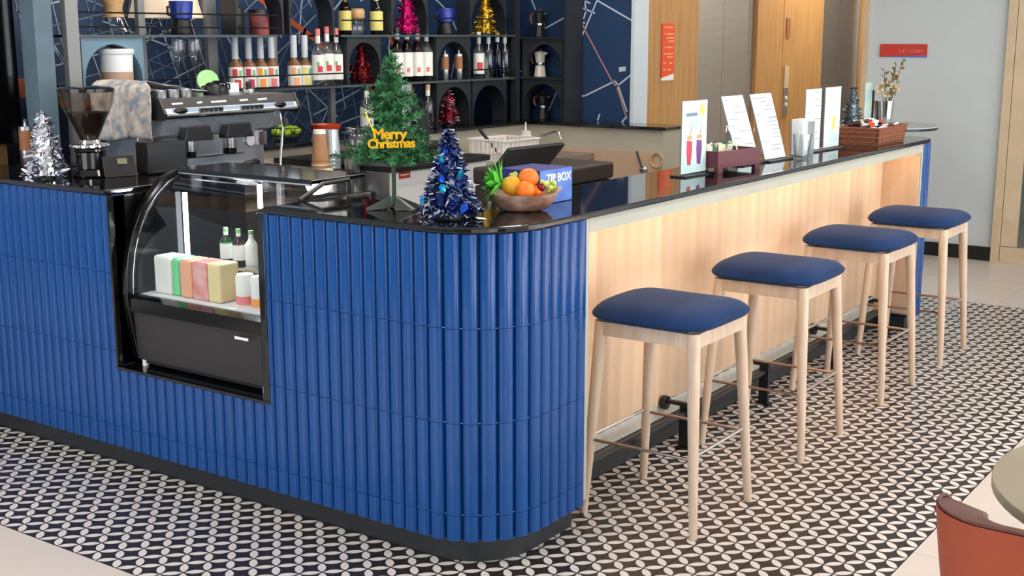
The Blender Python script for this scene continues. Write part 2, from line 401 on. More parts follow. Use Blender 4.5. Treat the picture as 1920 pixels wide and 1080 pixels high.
struct(MB().box(6.728, 0.245, 0, 6.7395, 1.28, .105).build('baseboard_right', 'baseboard_black'))
struct(MB().box(6.70, 1.281, 0, 6.92, 1.315, 3.2).build('trim_1', 'door_frame'))
# timber framed glass door in the white wall
d1 = struct(MB().box(6.70, 0.18, 0, 6.739, .24, 2.3).build('door_1', 'door_frame'))
MB().box(6.715, -.95, 0, 6.738, 0.175, .12).build('bottom_rail', 'door_frame', d1)
MB().box(6.715, .06, .125, 6.738, 0.175, 2.3).build('stile', 'door_frame', d1)
MB().box(6.715, -.95, 1.01, 6.738, 0.055, 1.09).build('lock_rail', 'door_frame', d1)
MB().box(6.722, -.95, .125, 6.73, 0.055, 1.005).build('pane', 'door_glass', d1)
MB().box(6.722, -.95, 1.095, 6.73, 0.055, 2.3).build('pane', 'door_glass', d1)
# ------------------------------------------------------------------ lobby downlights
for lx in (5.95, 8.02):
    t = thing('downlight', 'round recessed downlight over the lift lobby panelling', 'light', (lx, 2.28, 3.2), 0, 'lift lobby downlights')
    MB().cone((0, 0, -.012), (0, 0, 0), .06, n=20).build('trim_ring', 'white', t)
    MB().cone((0, 0, -.016), (0, 0, -.0125), .045, n=20).build('lens', 'led_warm', t)
    ld = bpy.data.lights.new('downlight_beam', 'SPOT'); ld.energy = 80; ld.color = (1.0, .74, .45); ld.spot_size = 1.15; ld.spot_blend = .7; ld.shadow_soft_size = .04
    lo = bpy.data.objects.new('downlight_beam', ld); C.objects.link(lo); lo.parent = t; lo.location = (0, 0, -.03); lo.rotation_euler = (.1, 0, 0)

# ------------------------------------------------------------------ bar counter body
RAD = 0.25
def outline(off, y1, x1, n=16):
    """outer face of the L-shaped counter offset inwards by off: from (off,y1) round the corner to (x1,off)"""
    r = RAD-off; pts = [(off, y1)]
    for k in range(n+1):
        a = PI/2*k/n; pts.append((RAD-r*math.cos(a), RAD-r*math.sin(a)))
    pts.append((x1, off)); return pts
def band(pts_out, thick, z0, z1):
    """solid band following pts_out with inner offset line"""
    n = len(pts_out); inn = []
    for k, p in enumerate(pts_out):
        a = Vector(pts_out[max(k-1, 0)]); b = Vector(pts_out[min(k+1, n-1)]); d = (b-a).normalized(); nr = Vector((-d.y, d.x))
        inn.append((p[0]+nr.x*thick, p[1]+nr.y*thick))
    m = MB(); vs = []
    for o, i in zip(pts_out, inn): vs += [(o[0], o[1], z0), (i[0], i[1], z0), (i[0], i[1], z1), (o[0], o[1], z1)]
    fs = [(0, 1, 2, 3), tuple(4*(n-1)+q for q in (3, 2, 1, 0))]
    for k in range(n-1):
        for q in range(4):
            fs.append((4*k+q, 4*k+(q+1) % 4, 4*(k+1)+(q+1) % 4, 4*(k+1)+q))
    return m.add(vs, fs)
ctr = thing('bar_counter', 'long L-shaped bar counter with blue ribbed tiles, rounded corner and oak panelled side', 'counter')
YE = 3.0; OY0, OY1, OZ = 0.985, 1.785, 0.418       # display case opening
core = MB()
core.merge(band(outline(0.004, OY0, .512), .05, .085, 1.084))
core.box(.004, OY0, .085, .054, OY1, OZ-.012).box(.004, OY1, .085, .054, YE, 1.084)
core.build('core', 'grout_blue', ctr)
pl = MB().merge(band(outline(0.03, YE, .50), .03, 0, .084)); pl.build('plinth', 'plinth_black', ctr, smooth=40)
# blue half-round tiles
ZR = (.0855, .1715, .478, .785, 1.0835)
CW = 0.0532
def rib_mesh(h, w=CW, d=.019):
    n = 9; pts = [(-w/2+.0008, .006)]
    for k in range(n+1):
        a = PI*k/n; pts.append((-(w/2-.0008)*math.cos(a), -d*math.sin(a)**.95))
    pts.append((w/2-.0008, .006))
    return MB().prism(pts, 0, h, 'z').mesh('tile', 'blue_glaze', smooth=50)
ribs = {}
def rib(x, y, ang, z0, z1):
    h = round(z1-z0-.0014, 4)
    if h not in ribs: ribs[h] = rib_mesh(h)
    link('tile', ribs[h], ctr, loc=(x, y, z0+.0007), rot=(0, 0, ang))
cols = []
k = 0; y = RAD+CW/2
while y < 2.95:
    cols.append((0.0, y, -PI/2)); y += CW
na = 7
for k in range(na):
    a = PI/2*(k+.5)/na; cols.append((RAD-RAD*math.cos(a), RAD-RAD*math.sin(a), -PI/2+a))
for k in range(5): cols.append((RAD+CW*(k+.5), 0.0, 0.0))
for (x, y, an) in cols:
    inop = x == 0.0 and OY0-.012 < y < OY1+.012
    for q in range(4):
        z0, z1 = ZR[q], ZR[q+1]
        if inop:
            if z0 > OZ-.03: continue
            z1 = min(z1, OZ-.012)
        rib(x, y, an, z0, z1)
# thin pale joint lines between the tile courses
jm = MB()
for z in ZR[1:4]:
    o = outline(-.0035, 2.95, .512)
    if z > .4: jm.merge(band(outline(-.0035, OY0-.012, .512), .004, z-.001, z+.001)); jm.box(-.0035, OY1+.01, z-.001, .0035, 2.95, z+.001)
    else: jm.merge(band(o, .004, z-.001, z+.001))
jm.build('joint_line', 'grout_pale', ctr)
# far rounded end with tiles
fe = MB(); ex = [(4.09, .004)]+[(4.165+.115*math.sin(PI/2*k/8), .119-.115*math.cos(PI/2*k/8)) for k in range(9)]+[(4.28, .36), (4.09, .36)]
fe.prism(ex, .0855, 1.084, 'z').build('core', 'grout_blue', ctr)
for (x, y, an) in [(4.116, 0, 0)]+[(4.165+.119*math.sin(a), .119-.119*math.cos(a), a) for a in (.22, .67, 1.12, 1.45)]+[(4.284, .119+CW*(k+.5), PI/2) for k in range(4)]:
    for q in range(4): rib(x, y, an, ZR[q], ZR[q+1])
MB().box(4.06, .03, 0, 4.25, .36, .085).build('plinth', 'plinth_black', ctr)
# pale frame round the oak recess
WX0, WX1, WY = 0.535, 4.068, 0.222
for a_, b_ in ((.513, WX0), (WX1, 4.089)): MB().box(a_, -.008, .098, b_, .30, 1.0835).build('side_frame', 'beige_board', ctr, bevel=.002)
MB().box(WX0+.0005, -.008, 1.034, WX1-.0005, .012, 1.0835).build('top_rail', 'beige_board', ctr)
MB().box(WX0+.0005, .0125, 1.045, WX1-.0005, .30, 1.0835).build('soffit', 'oak', ctr)
MB().box(WX1-.012, .0, .11, WX1-.0005, WY, 1.033).build('cheek', 'oak', ctr)
# oak planks, each slightly angled so that they step
npl = 35; pw = (WX1-WX0-.013)/npl
pm = MB().prism([(.0012, 0), (pw-.0012, -.016), (pw-.0012, .02), (.0012, .02)], 0, .86, 'z').mesh('plank', 'oak')
for k in range(npl): link('plank', pm, ctr, loc=(WX0+.0005+pw*k, WY, .176+R.uniform(-.003, .003)))
MB().box(WX0, WY+.0205, .085, WX1, .30, 1.045).build('core', 'pale_base', ctr)
MB().box(WX0+.0005, WY-.006, .104, WX1-.0005, WY+.02, .172).build('pale_strip', 'pale_base', ctr, bevel=.004)
MB().box(.50, WY-.012, 0, 4.06, WY+.03, .1035).build('plinth', 'plinth_black', ctr, bevel=.003)
# warm light strip below the counter edge, lighting the oak
MB().box(WX0+.03, .03, 1.036, WX1-.03, .044, 1.0445).build('light_strip', 'led_warm', ctr)
area('bar_front_strip_light', ((WX0+WX1)/2, .045, 1.033), (math.radians(28), 0, 0), WX1-WX0-.1, .02, 3.4, (1.0, .66, .38))
# inner lining of the counter (staff side)
MB().box(.33, .32, .0, .345, OY0-.04, 1.08).box(.345, .37, 0, 4.04, .385, 1.06).build('inner_lining', 'steel', ctr)

# countertop slabs
ZT0, ZT1 = 1.0845, 1.106
def slab_poly():
    o = -.024; pts = [(o, .955)]
    r = RAD-o
    for k in range(17):
        a = PI/2*k/16; pts.append((RAD-r*math.cos(a), RAD-r*math.sin(a)))
    r2 = .19
    for k in range(9):
        a = PI/2*k/8; pts.append((4.13+r2*math.sin(a), o+r2-r2*math.cos(a)))
    pts += [(4.32, .42), (.56, .42), (.36, .56), (.36, .955)]
    return pts
t = MB().prism(slab_poly(), ZT0, ZT1, 'z').build('countertop', 'stone_black', bevel=.006, seg=3)
tag(t, 'polished black stone countertop running round the blue corner and along the oak side', 'countertop')
t = MB().box(-.024, OY1+.012, ZT0, .525, YE+.0, ZT1).build('countertop', 'stone_black', bevel=.006, seg=3)
tag(t, 'polished black stone countertop carrying the coffee grinder and silver foil tree', 'countertop')

# ------------------------------------------------------------------ foot rail
fr_ = thing('foot_rail', 'black steel foot rail on floor brackets along the oak side of the counter', 'foot rail')
MB().tube([(.56, .105, .150), (4.0, .105, .150)], .017, 14).build('tube', 'steel_black', fr_, smooth=40)
for x in (1.48, 2.27, 3.10, 3.95):
    b = MB().box(x-.008, .078, 0.001, x+.014, .124, .18)
    b.box(x-.008, .078, .18, x+.014, .205, .196)
    b.cone((x+.003, .185, .180), (x+.003, .206, .180), .030, n=16)
    b.box(x-.022, .066, .0005, x+.028, .136, .006)
    b.build('bracket', 'steel_black', fr_, bevel=.002)

# ------------------------------------------------------------------ display case in its stone-lined opening
dc = thing('display_case', 'curved glass refrigerated display case built into the blue tiled counter', 'display case')
fm = MB()
fm.box(-.022, OY0-.03, OZ-.0115, .36, OY1+.012, OZ).build('stone_sill', 'stone_black', dc, bevel=.003)
MB().box(-.022, OY0-.03, OZ+.0005, .36, OY0, ZT0-.001).build('stone_jamb', 'stone_black', dc, bevel=.003)
MB().box(-.022, OY1, OZ+.0005, .36, OY1+.011, ZT0-.001).build('stone_jamb', 'stone_black', dc, bevel=.003)
CY0, CY1 = 1.00, 1.765
curve = [(.03, .70), (.036, .78), (.05, .86), (.075, .935), (.115, 1.01), (.165, 1.07), (.225, 1.115), (.285, 1.14), (.34, 1.15)]
def side(y0, y1):
    out = [(x-.028, z+.004) for x, z in curve[:-3]]+[(.20, 1.135), (.27, 1.158), (.34, 1.165)]
    pts = [(.04, .445)]+[(.005, .66)]+out+[(.56, 1.165), (.56, .445)]
    return MB().prism(pts, y0, y1, 'y')
side(CY1-.03, CY1).build('side_panel', 'gloss_black', dc, bevel=.003)
# right end cap is an open black frame above the counter
ring = [(.165, 1.108), (.285, 1.156), (.42, 1.160), (.42, 1.108)]
MB().tube([(x, .962, z) for x, z in ring], .009, 8).build('end_frame', 'plastic_black', dc)
MB().prism([(.17, 1.108), (.26, 1.118), (.33, 1.120), (.40, 1.112), (.40, 1.107), (.17, 1.107)], .952, .972, 'y').build('end_frame_foot', 'plastic_black', dc)
MB().box(.11, CY0-.012, .45, .56, CY0+.004, 1.08).build('side_panel', 'gloss_black', dc)
MB().box(.27, CY0+.006, 1.151, .56, CY1-.032, 1.167).build('top_panel', 'gloss_black', dc, bevel=.003)
g = MB(); n = len(curve); vs = [(x, CY0+.006, z) for x, z in curve]+[(x, CY1-.034, z) for x, z in curve]
g.add(vs, [(i, i+1, n+i+1, n+i) for i in range(n-1)]); go = g.build('front_glass', 'case_glass', dc, smooth=80)
MB().tube([(x-.002, CY1-.034, z+.002) for x, z in curve], .002, 6).build('glass_trim', 'chrome', dc, smooth=60)
MB().tube([(.275, CY0+.01, 1.149), (.275, CY1-.034, 1.149)], .005, 6).build('glass_trim', 'chrome', dc, smooth=60)
MB().prism([(.012, .64), (.012, .69), (.055, .70), (.055, .64)], CY0+.006, CY1-.031, 'y').build('sill', 'gloss_black', dc)
MB().prism([(.04, .445), (.025, .638), (.05, .638), (.065, .445)], CY0+.006, CY1-.031, 'y').build('lower_panel', 'panel_dark', dc)
MB().box(.07, CY0+.006, .685, .55, CY1-.031, .70).build('deck', 'white', dc)
MB().box(.545, CY0+.006, .701, .555, CY1-.031, 1.15).build('back_door', 'smoke', dc)
MB().box(.46, 1.60, .70, .50, 1.66, 1.15).build('back_stile', 'gloss_black', dc)
MB().box(.225, CY0+.006, .808, .54, 1.56, .815).build('shelf', 'clear', dc)
MB().box(.22, CY0+.006, .807, .2245, 1.56, .817).build('shelf_trim', 'chrome', dc)
MB().tube([(.29, 1.715, .80), (.29, 1.715, 1.07)], .010, 10).build('light_tube', 'led', dc, label='bright white vertical light tube')
MB().tube([(.35, 1.355, 1.03), (.35, 1.355, 1.12)], .010, 10).build('light_tube', 'led', dc, label='bright white vertical light tube')
pl_ = bpy.data.lights.new('case_light', 'POINT'); pl_.energy = 8; pl_.shadow_soft_size = .05; pl_.color = (.9, .95, 1)
po = bpy.data.objects.new('case_light', pl_); C.objects.link(po); po.parent = dc; po.location = (.33, 1.45, 1.08)
MB().box(.010, 1.085, .612, .0115, 1.155, .622).build('badge', 'white', dc)
MB().cone((.055, 1.715, .4185), (.055, 1.715, .445), .012, n=12).build('foot', 'white', dc)
MB().cone((.055, 1.05, .4185), (.055, 1.05, .445), .012, n=12).build('foot', 'white', dc)
MB().box(.05, CY0+.02, .43, .5, CY1-.04, .444).build('base', 'plastic_black', dc)

# ------------------------------------------------------------------ bar stools
mat_seat = 'fabric_navy'
def make_stool():
    t = thing('bar_stool', '', 'stool')
    # upholstered seat
    N = 24; h = .235; vs = []; rows = []
    prof = [(.84, .704), (.95, .709), (1.0, .722), (.985, .738), (.92, .757), (.78, .772), (.5, .777), (.0, .777)]
    m = MB(); nn = 40
    def sup(a, s):
        c, d = math.cos(a), math.sin(a); e = 5.5
        r = (abs(c)**e+abs(d)**e)**(-1/e); return (h*s*r*c, h*s*r*d)
    for s, z in prof:
        for k in range(nn):
            x, y = sup(2*PI*k/nn, max(s, .001))
            zz = z-(.016*(abs(x)/h)**3+.006*(abs(x*y)/h**2)**2 if z > .73 else 0)+.008*(abs(y)/h)**2*(1 if z > .715 else .4)
            vs.append((x, y, zz))
    fs = []
    for q in range(len(prof)-1):
        for k in range(nn): fs.append((q*nn+k, q*nn+(k+1) % nn, (q+1)*nn+(k+1) % nn, (q+1)*nn+k))
    fs.append(tuple(range(nn-1, -1, -1)))
    m.add(vs, fs); o = m.build('seat', mat_seat, t, smooth=70); sb = o.modifiers.new('sub', 'SUBSURF'); sb.levels = 1; sb.render_levels = 1
    a = .185
    for s in (-1, 1):
        MB().box(-a+.022, s*a-.011, .655, a-.022, s*a+.011, .704).build('apron', 'ash', t)
        MB().box(s*a-.011, -a+.022, .655, s*a+.011, a-.022, .704).build('apron', 'ash', t)
    for sx in (-1, 1):
        for sy in (-1, 1):
            MB().cone((sx*.219, sy*.219, 0), (sx*.178, sy*.178, .7035), .0145, .024, 18).build('leg', 'ash', t, smooth=40)
    f = .203; z = .285
    for s in (-1, 1):
        MB().tube([(-f, s*f, z), (f, s*f, z)], .006, 8).build('foot_bar', 'chrome', t, smooth=40)
        MB().tube([(s*f, -f, z-.012), (s*f, f, z-.012)], .006, 8).build('foot_bar', 'steel_warm', t, smooth=40)
    return t
labs = ('navy cushioned bar stool with pale wood legs, first from the blue rounded corner',
        'navy cushioned bar stool with pale wood legs, second from the blue rounded corner',
        'navy cushioned bar stool with pale wood legs, third from the blue rounded corner',
        'navy cushioned bar stool with pale wood legs, last towards the white wall')
st = make_stool(); st['label'] = labs[0]; st['group'] = 'bar stools along the oak counter side'; st.location = (.858, -.152, 0)
for k, (x, y) in enumerate(((1.803, -.145), (2.772, -.142), (3.64, -.148))): dup(st, (x, y, 0), (.01, -.012, .008)[k], labs[k+1])

# ------------------------------------------------------------------ leather chair and round table in the near corner
tc = thing('tub_chair', 'terracotta leather tub chair with a wrapped backrest drawn up to the round table', 'chair', (-.36, -1.765, 0), 0)
def shell(thick_off, z_drop=0):
    path = []
    hw, r, fx, bx = .272-thick_off, .125-thick_off*.75, -.10, -.285+thick_off
    path.append((fx, hw));
    for k in range(6): path.append((fx+(bx+r-fx)*(k+1)/6, hw))
    for k in range(1, 9):
        a = PI/2*k/8; path.append((bx+r-r*math.sin(a), hw-r+r*math.cos(a)))
    for k in range(1, 7): path.append((bx, (hw-r)*(1-2*k/7)))
    for k in range(9):
        a = PI/2*k/8; path.append((bx+r-r*math.cos(a), -(hw-r)-r*math.sin(a)))
    for k in range(6): path.append((bx+r+(fx-bx-r)*(k+1)/6, -hw))
    return path
po_, pi_ = shell(0), shell(.085)
def top(x): return .765-.03*max(0, min(1, (x+.17)/.08))**2.0
def shell_mesh(path, z0, taper, dz=0, nz=7):
    m = MB(); n = len(path); vs = []
    for q in range(nz):
        f = q/(nz-1)
        for (x, y) in path:
            z = z0+(top(x)+dz-z0)*f; s = 1-taper*(1-f)**1.2; vs.append((x*s, y*s, z))
    return vs, n, nz
vs, n, nz = shell_mesh(po_, .40, .16); vi, _, _ = shell_mesh(pi_, .40, .16, -.018)
MB().add(vs, [(q*n+i, q*n+i+1, (q+1)*n+i+1, (q+1)*n+i) for q in range(nz-1) for i in range(n-1)]).build('backrest', 'leather', tc, smooth=60)
N_ = n*nz
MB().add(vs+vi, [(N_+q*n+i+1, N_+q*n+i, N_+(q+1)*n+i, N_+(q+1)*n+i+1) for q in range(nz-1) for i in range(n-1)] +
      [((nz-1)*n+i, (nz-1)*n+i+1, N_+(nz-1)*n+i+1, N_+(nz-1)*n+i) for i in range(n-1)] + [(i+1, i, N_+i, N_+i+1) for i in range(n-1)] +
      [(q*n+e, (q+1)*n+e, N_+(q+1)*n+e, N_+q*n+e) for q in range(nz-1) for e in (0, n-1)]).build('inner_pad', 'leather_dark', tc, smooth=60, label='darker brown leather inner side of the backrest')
MB().tube([(x, y, top(x)+.002) for x, y in shell(.006)], .004, 8).build('piping', 'leather_dark', tc, smooth=60)
MB().prism([(-.15, -.185), (.19, -.2), (.21, 0), (.19, .2), (-.15, .185), (-.16, 0)], .40, .465, 'z').build('seat', 'leather', tc, bevel=.02, seg=3)
for sx in (-1, 1):
    for sy in (-1, 1): MB().cone((sx*.21, sy*.2, 0), (sx*.15, sy*.15, .41), .011, .018, 12).build('leg', 'steel_black', tc, smooth=40)
tb = thing('round_table', 'low round cafe table with stone-coloured top beside the leather chair', 'table', (-.14, -1.955, 0))
MB().cone((0, 0, .715), (0, 0, .74), .44, n=64).build('tabletop', 'table_top', tb, bevel=.004)
MB().cone((0, 0, .02), (0, 0, .714), .03, n=16).build('pole', 'steel_black', tb, smooth=40)
MB().cone((0, 0, 0), (0, 0, .02), .24, n=40).build('base', 'steel_black', tb, bevel=.004)
# ------------------------------------------------------------------ low inner walls and back bar
lw = struct(MB().box(.35, 2.66, 0, 4.05, 2.75, 1.089).build('wall_low', 'beige_wall'))
MB().box(.35, 2.63, 1.0895, 4.30, 3.1, 1.11).build('ledge', 'stone_black', lw, bevel=.003)
lw2 = struct(MB().box(4.05, 1.62, 0, 4.14, 2.66, 1.089).build('wall_low', 'beige_wall'))
MB().box(4.02, 1.585, 1.0895, 4.30, 2.6295, 1.11).build('ledge', 'stone_black', lw2, bevel=.003)
MB().box(4.046, 1.64, .3, 4.0495, 2.655, .945).build('low_panel', 'beige_wall_low', lw2)  # pinkish band over the lower part of the wall
MB().box(4.14, 1.62, 0, 4.28, 1.70, 1.089).build('end_panel', 'beige_wall', lw2)
wt = thing('back_counter', 'stainless steel work counter below the shelf wall holding the espresso machine', 'counter')
MB().box(.56, 1.96, 0, 1.63, 2.655, .88).build('cabinet', 'steel', wt)
MB().box(.54, 1.93, .8805, 1.635, 2.658, .92).build('worktop', 'steel', wt, bevel=.003)
t = thing('back_counter', 'stainless work counter under the low beige wall carrying the white basket', 'counter')
MB().box(2.47, 2.15, 0, 4.04, 2.655, .88).build('cabinet', 'steel', t)
MB().box(2.46, 2.12, .8805, 4.042, 2.658, .92).build('worktop', 'steel', t, bevel=.003)
t = thing('undercounter_fridge', 'white fronted undercounter fridge with black top and a red sticker', 'fridge')
MB().box(1.66, 1.82, 0, 2.44, 2.6, 1.02).build('body', 'white', t, bevel=.004)
MB().box(1.65, 1.80, 1.0205, 2.45, 2.62, 1.05).build('top', 'plastic_black', t, bevel=.004)
MB().box(1.653, 1.83, .05, 1.6585, 2.59, 1.018).build('side_panel', 'steel', t)
MB().box(1.715, 1.8175, .985, 1.80, 1.8195, 1.019).build('sticker', 'red_sign', t)
MB().box(1.725, 1.8165, 1.0, 1.79, 1.8172, 1.005).build('sticker_print', 'white', t)
t = thing('chest_freezer', 'dark brown lidded chest beside the black point of sale monitor', 'freezer')
mat('chest_brown', rgb(58, 48, 42), .45, noise=.1)
MB().box(1.72, .97, 0, 2.33, 1.36, .985).build('body', 'chest_brown', t, bevel=.008)
MB().box(1.715, .96, .99, 2.335, 1.37, 1.07).build('lid', 'chest_brown', t, bevel=.014, seg=3)
t = thing('inner_worktop', 'stainless worktop behind the front counter below the monitor', 'worktop')
MB().box(.88, .44, .86, 1.69, 1.14, .89).build('top', 'steel', t, bevel=.003)
for x, y in ((.92, .48), (1.65, .48), (.92, 1.10), (1.65, 1.10)): MB().box(x-.02, y-.02, 0, x+.02, y+.02, .8595).build('leg', 'steel', t)
t = thing('monitor', 'black point of sale monitor tilted back, seen from behind', 'monitor', (1.52, .95, .8905), -.08)
rx = Matrix.Rotation(math.radians(43), 4, 'X')
MB().cbox((0, 0, 0), (.385, .022, .26)).build('screen', 'plastic_black', t, bevel=.008, loc=(0, 0, .225), rot=(math.radians(43), 0, 0))
MB().box(-.03, -.0, .012, .03, .05, .20).build('neck', 'plastic_black', t)
MB().box(-.11, -.09, 0, .11, .11, .012).build('base', 'plastic_black', t, bevel=.004)

# ------------------------------------------------------------------ shelf wall
sh = thing('back_bar_shelf', 'black steel shelf wall with arched bays in front of the blue street map mural', 'shelf')
FY, BY = 2.76, 3.0
def arch_block(x0, x1, z0, z1, along='x', f=FY, b=2.87, m='shelf_black'):
    w = x1-x0; r = w/2-.012; cx = (x0+x1)/2; sp = z1-.03-min(r, (z1-z0)-.06); rz = z1-.03-sp; n = 16
    arc = [(cx-r*math.cos(PI*k/n), sp+rz*math.sin(PI*k/n)) for k in range(n+1)]
    ax = 'y' if along == 'x' else 'x'
    mb = MB()
    # left pier, right pier and the web over the arch as convex pieces sharing edges
    for k in range(n):
        (u0, v0), (u1, v1) = arc[k], arc[k+1]
        mb.prism([(u0, v0), (u1, v1), (u1, z1), (u0, z1)], f, b, ax)
    mb.prism([(x0, z0), (arc[0][0], z0), (arc[0][0], z1), (x0, z1)], f, b, ax)
    mb.prism([(arc[-1][0], z0), (x1, z0), (x1, z1), (arc[-1][0], z1)], f, b, ax)
    bm = bmesh.new(); me = mb.mesh('arch_bay'); bm.from_mesh(me); bmesh.ops.remove_doubles(bm, verts=bm.verts, dist=1e-5); bm.to_mesh(me); bm.free()
    me.materials.append(M[m]); return link('arch_bay', me, sh)
L0, L1, L2, L3 = 1.112, 1.392, 1.680, 1.975
mat('arch_sheen', rgb(104, 134, 152), .4)  # paler bluish tone: reflected light painted into this one arch's colour
arch_block(.62, .965, L1+.008, L2-.013, m='arch_sheen')
for x0, x1 in ((2.39, 2.68), (3.20, 3.55)): arch_block(x0, x1, L1+.008, L2-.013)
for x0, x1 in ((3.20, 3.55), (3.57, 3.95)): arch_block(x0, x1, L0, L1-.006)
for x0, x1 in ((1.56, 1.90), (1.94, 2.29), (2.78, 3.12), (3.55, 3.95)): arch_block(x0, x1, L2+.001, L3-.006)
arch_block(2.41, 2.735, L0, L1-.006, 'y', 4.10, 4.17); arch_block(2.41, 2.735, L1+.008, L2-.03, 'y', 4.10, 4.17)
MB().box(.60, FY-.012, L1-.005, 4.29, BY, L1+.0075).build('board', 'shelf_black', sh)
MB().box(.60, FY-.012, L2-.012, 1.84, BY, L2).build('board', 'shelf_black', sh)
MB().box(2.33, FY-.012, L2-.012, 4.08, BY, L2).build('board', 'shelf_black', sh)
MB().box(4.085, 2.40, L2-.029, 4.29, 2.99, L2-.017).build('board', 'shelf_black', sh)
MB().box(4.085, 2.40, L1-.005, 4.29, FY-.013, L1+.0075).build('board', 'shelf_black', sh)
for x0, x1 in ((.60, 1.84), (2.33, 4.08)): MB().box(x0, FY-.014, L2-.012, x1, FY-.0125, L2).build('board_edge', 'shelf_edge', sh)
MB().box(.60, FY-.014, L1-.005, 4.08, FY-.0125, L1+.0075).build('board_edge', 'shelf_edge', sh)
for x0, x1, y0, y1, m_ in ((.345, .435, 2.70, 2.80, 'post_blue'), (.52, .585, 2.72, 2.755, 'post_grey'), (1.14, 1.18, 3.001, 3.03, 'post_grey'), (1.58, 1.645, 3.001, 3.03, 'post_grey'), (2.04, 2.08, 3.001, 3.03, 'post_grey'), (2.50, 2.54, 3.001, 3.03, 'post_grey'), (2.90, 2.94, 3.001, 3.03, 'shelf_black'), (4.035, 4.08, 2.742, 2.785, 'shelf_black'), (4.09, 4.29, 2.375, 2.398, 'shelf_black')):
    MB().box(x0, y0, 1.1105, x1, y1, 3.19).build('post', m_, sh)
MB().box(.445, 2.82, 1.1105, .505, 2.92, 3.19).build('post', 'gloss_black', sh)
for x0, x1, z in ((.60, 1.84, L2+.035), (.60, 1.84, L2+.10), (3.05, 4.03, L2+.10), (2.33, 2.68, L2+.08), (.97, 2.33, L1+.075), (.97, 2.33, L1+.012), (3.52, 4.03, L1+.065)):
    MB().tube([(x0, FY-.02, z), (x1, FY-.02, z)], .004, 6).build('guard_rail', 'steel_black', sh)
MB().box(.2, 2.93, 1.2, .40, 2.948, 2.4).build('mirror', 'gloss_black', wl)

# ------------------------------------------------------------------ bottles and shelf goods
mat('cap_grey', rgb(196, 202, 210), .4); mat('syrup', rgb(120, 80, 50), .3); mat('label_white', rgb(232, 232, 226), .5)
mat('cap_green', rgb(40, 62, 50), .4); mat('cap_gold', rgb(205, 160, 60), .35, metal=.6); mat('cork', rgb(200, 160, 110), .7, noise=.15, nscale=30)
def bottle(x, y, z, h, r, glassm, capm, label, cat='bottle', labelm=None, patch=None, pump=False, group=None, liquid=None):
    t = thing('bottle', label, cat, (x, y, z), 0, group)
    hb = .58*h if not pump else .44*h
    if pump: prof = [(r*.94, 0), (r, .004), (r, hb), (r*.85, hb+.03*h), (r*.45, hb+.09*h), (r*.40, hb+.12*h)]
    else: prof = [(r*.94, 0), (r, .005), (r, hb), (r*.88, hb+.05*h), (r*.45, hb+.15*h), (r*.34, hb+.22*h), (r*.34, h*.93)]
    MB().lathe(prof, n=18).build('body', glassm, t, smooth=50)
    if liquid: MB().lathe([(r*.9, .005), (r*.94, .01), (r*.94, hb*.9)], n=16).build('liquid', liquid, t, smooth=50)
    z1 = prof[-1][1]
    MB().lathe([(r*.50, 0), (r*.5, (h-z1)*.93), (r*.4, h-z1)] if pump else [(r*.40, 0), (r*.40, h*.10), (r*.36, h*.115)], n=14, z0=z1 if pump else h*.88).build('cap', capm, t, smooth=50)
    if not pump: MB().lathe([(r*.36, 0), (r*.37, .01), (r*.52, h*.07)][::-1] if False else [(r*.375, h*.74), (r*.375, h*.875)], n=14).build('neck_foil', labelm or 'label_white', t, smooth=50)
    if labelm:
        lb = MB().lathe([(r*1.015, .10*h if not pump else .02*h), (r*1.015, hb*.93)], n=18).build('label', labelm, t, smooth=50)
        if patch:
            a0 = -PI/2-.9
            for pm_, da, zz, ww, hh in patch:
                a = -2.2+da; v = []
                for k in range(4):
                    aa = a+(k/3-.5)*ww; v.append((math.cos(aa)*r*1.03, math.sin(aa)*r*1.03))
                m = MB(); vs = [(p[0], p[1], hb*zz) for p in v]+[(p[0], p[1], hb*(zz+hh)) for p in v]
                m.add(vs, [(k, k+1, 5+k, 4+k) for k in range(3)]).build('print', pm_, t)
    return t
for n_, c_ in (('pr_red', (205, 60, 60)), ('pr_crim', (190, 40, 80)), ('pr_orange', (235, 150, 60)), ('pr_green', (120, 180, 120)), ('pr_pink', (225, 120, 120)), ('pr_peach', (235, 165, 120)), ('pr_yellow', (225, 210, 120))):
    mat(n_, rgb(*c_), .5)
fruit = (('pr_red', 'red fruit'), ('pr_crim', 'crimson berry'), ('pr_orange', 'orange fruit'), ('pr_pink', 'pink fruit'), ('pr_peach', 'peach fruit'), ('pr_yellow', 'yellow fruit'))
order = ('beside the champagne flutes', 'second in the row beside the flutes', 'third in the row beside the flutes', 'last in the row beside the grey post', 'behind the paper cups', 'next to the clear bottles')
for k, px in enumerate((1.635, 1.73, 1.815, 1.895, 2.065, 2.15)):
    bottle(px, 2.86, L1+.008, .278, .037, 'syrup', 'cap_grey', '%s syrup bottle with tall grey cap, %s' % (fruit[k][1], order[k]), labelm='label_white', pump=True, group='syrup bottles with tall caps',
           patch=((fruit[k][0], -.2, .55, .7, .3), ('pr_green', .6, .55, .5, .25), (fruit[k][0], .2, .05, .9, .35)))
for k, (px, dz) in enumerate(((2.195, 0), (2.268, .012), (2.343, .004))):
    bottle(px, 2.80, L1+.008, .315+dz, .036, 'clear', 'pr_pink', ('clear bottle with white label and red emblem and pink cap, next to the syrup row', 'tallest clear bottle with white label and pink cap', 'clear bottle with white label and pink cap beside the arch with the red tree')[k], labelm='label_white', group='clear bottles with pink caps', patch=(('pr_green', -.2, .6, .4, .12), ('pr_red', .1, .42, .8, .18)))
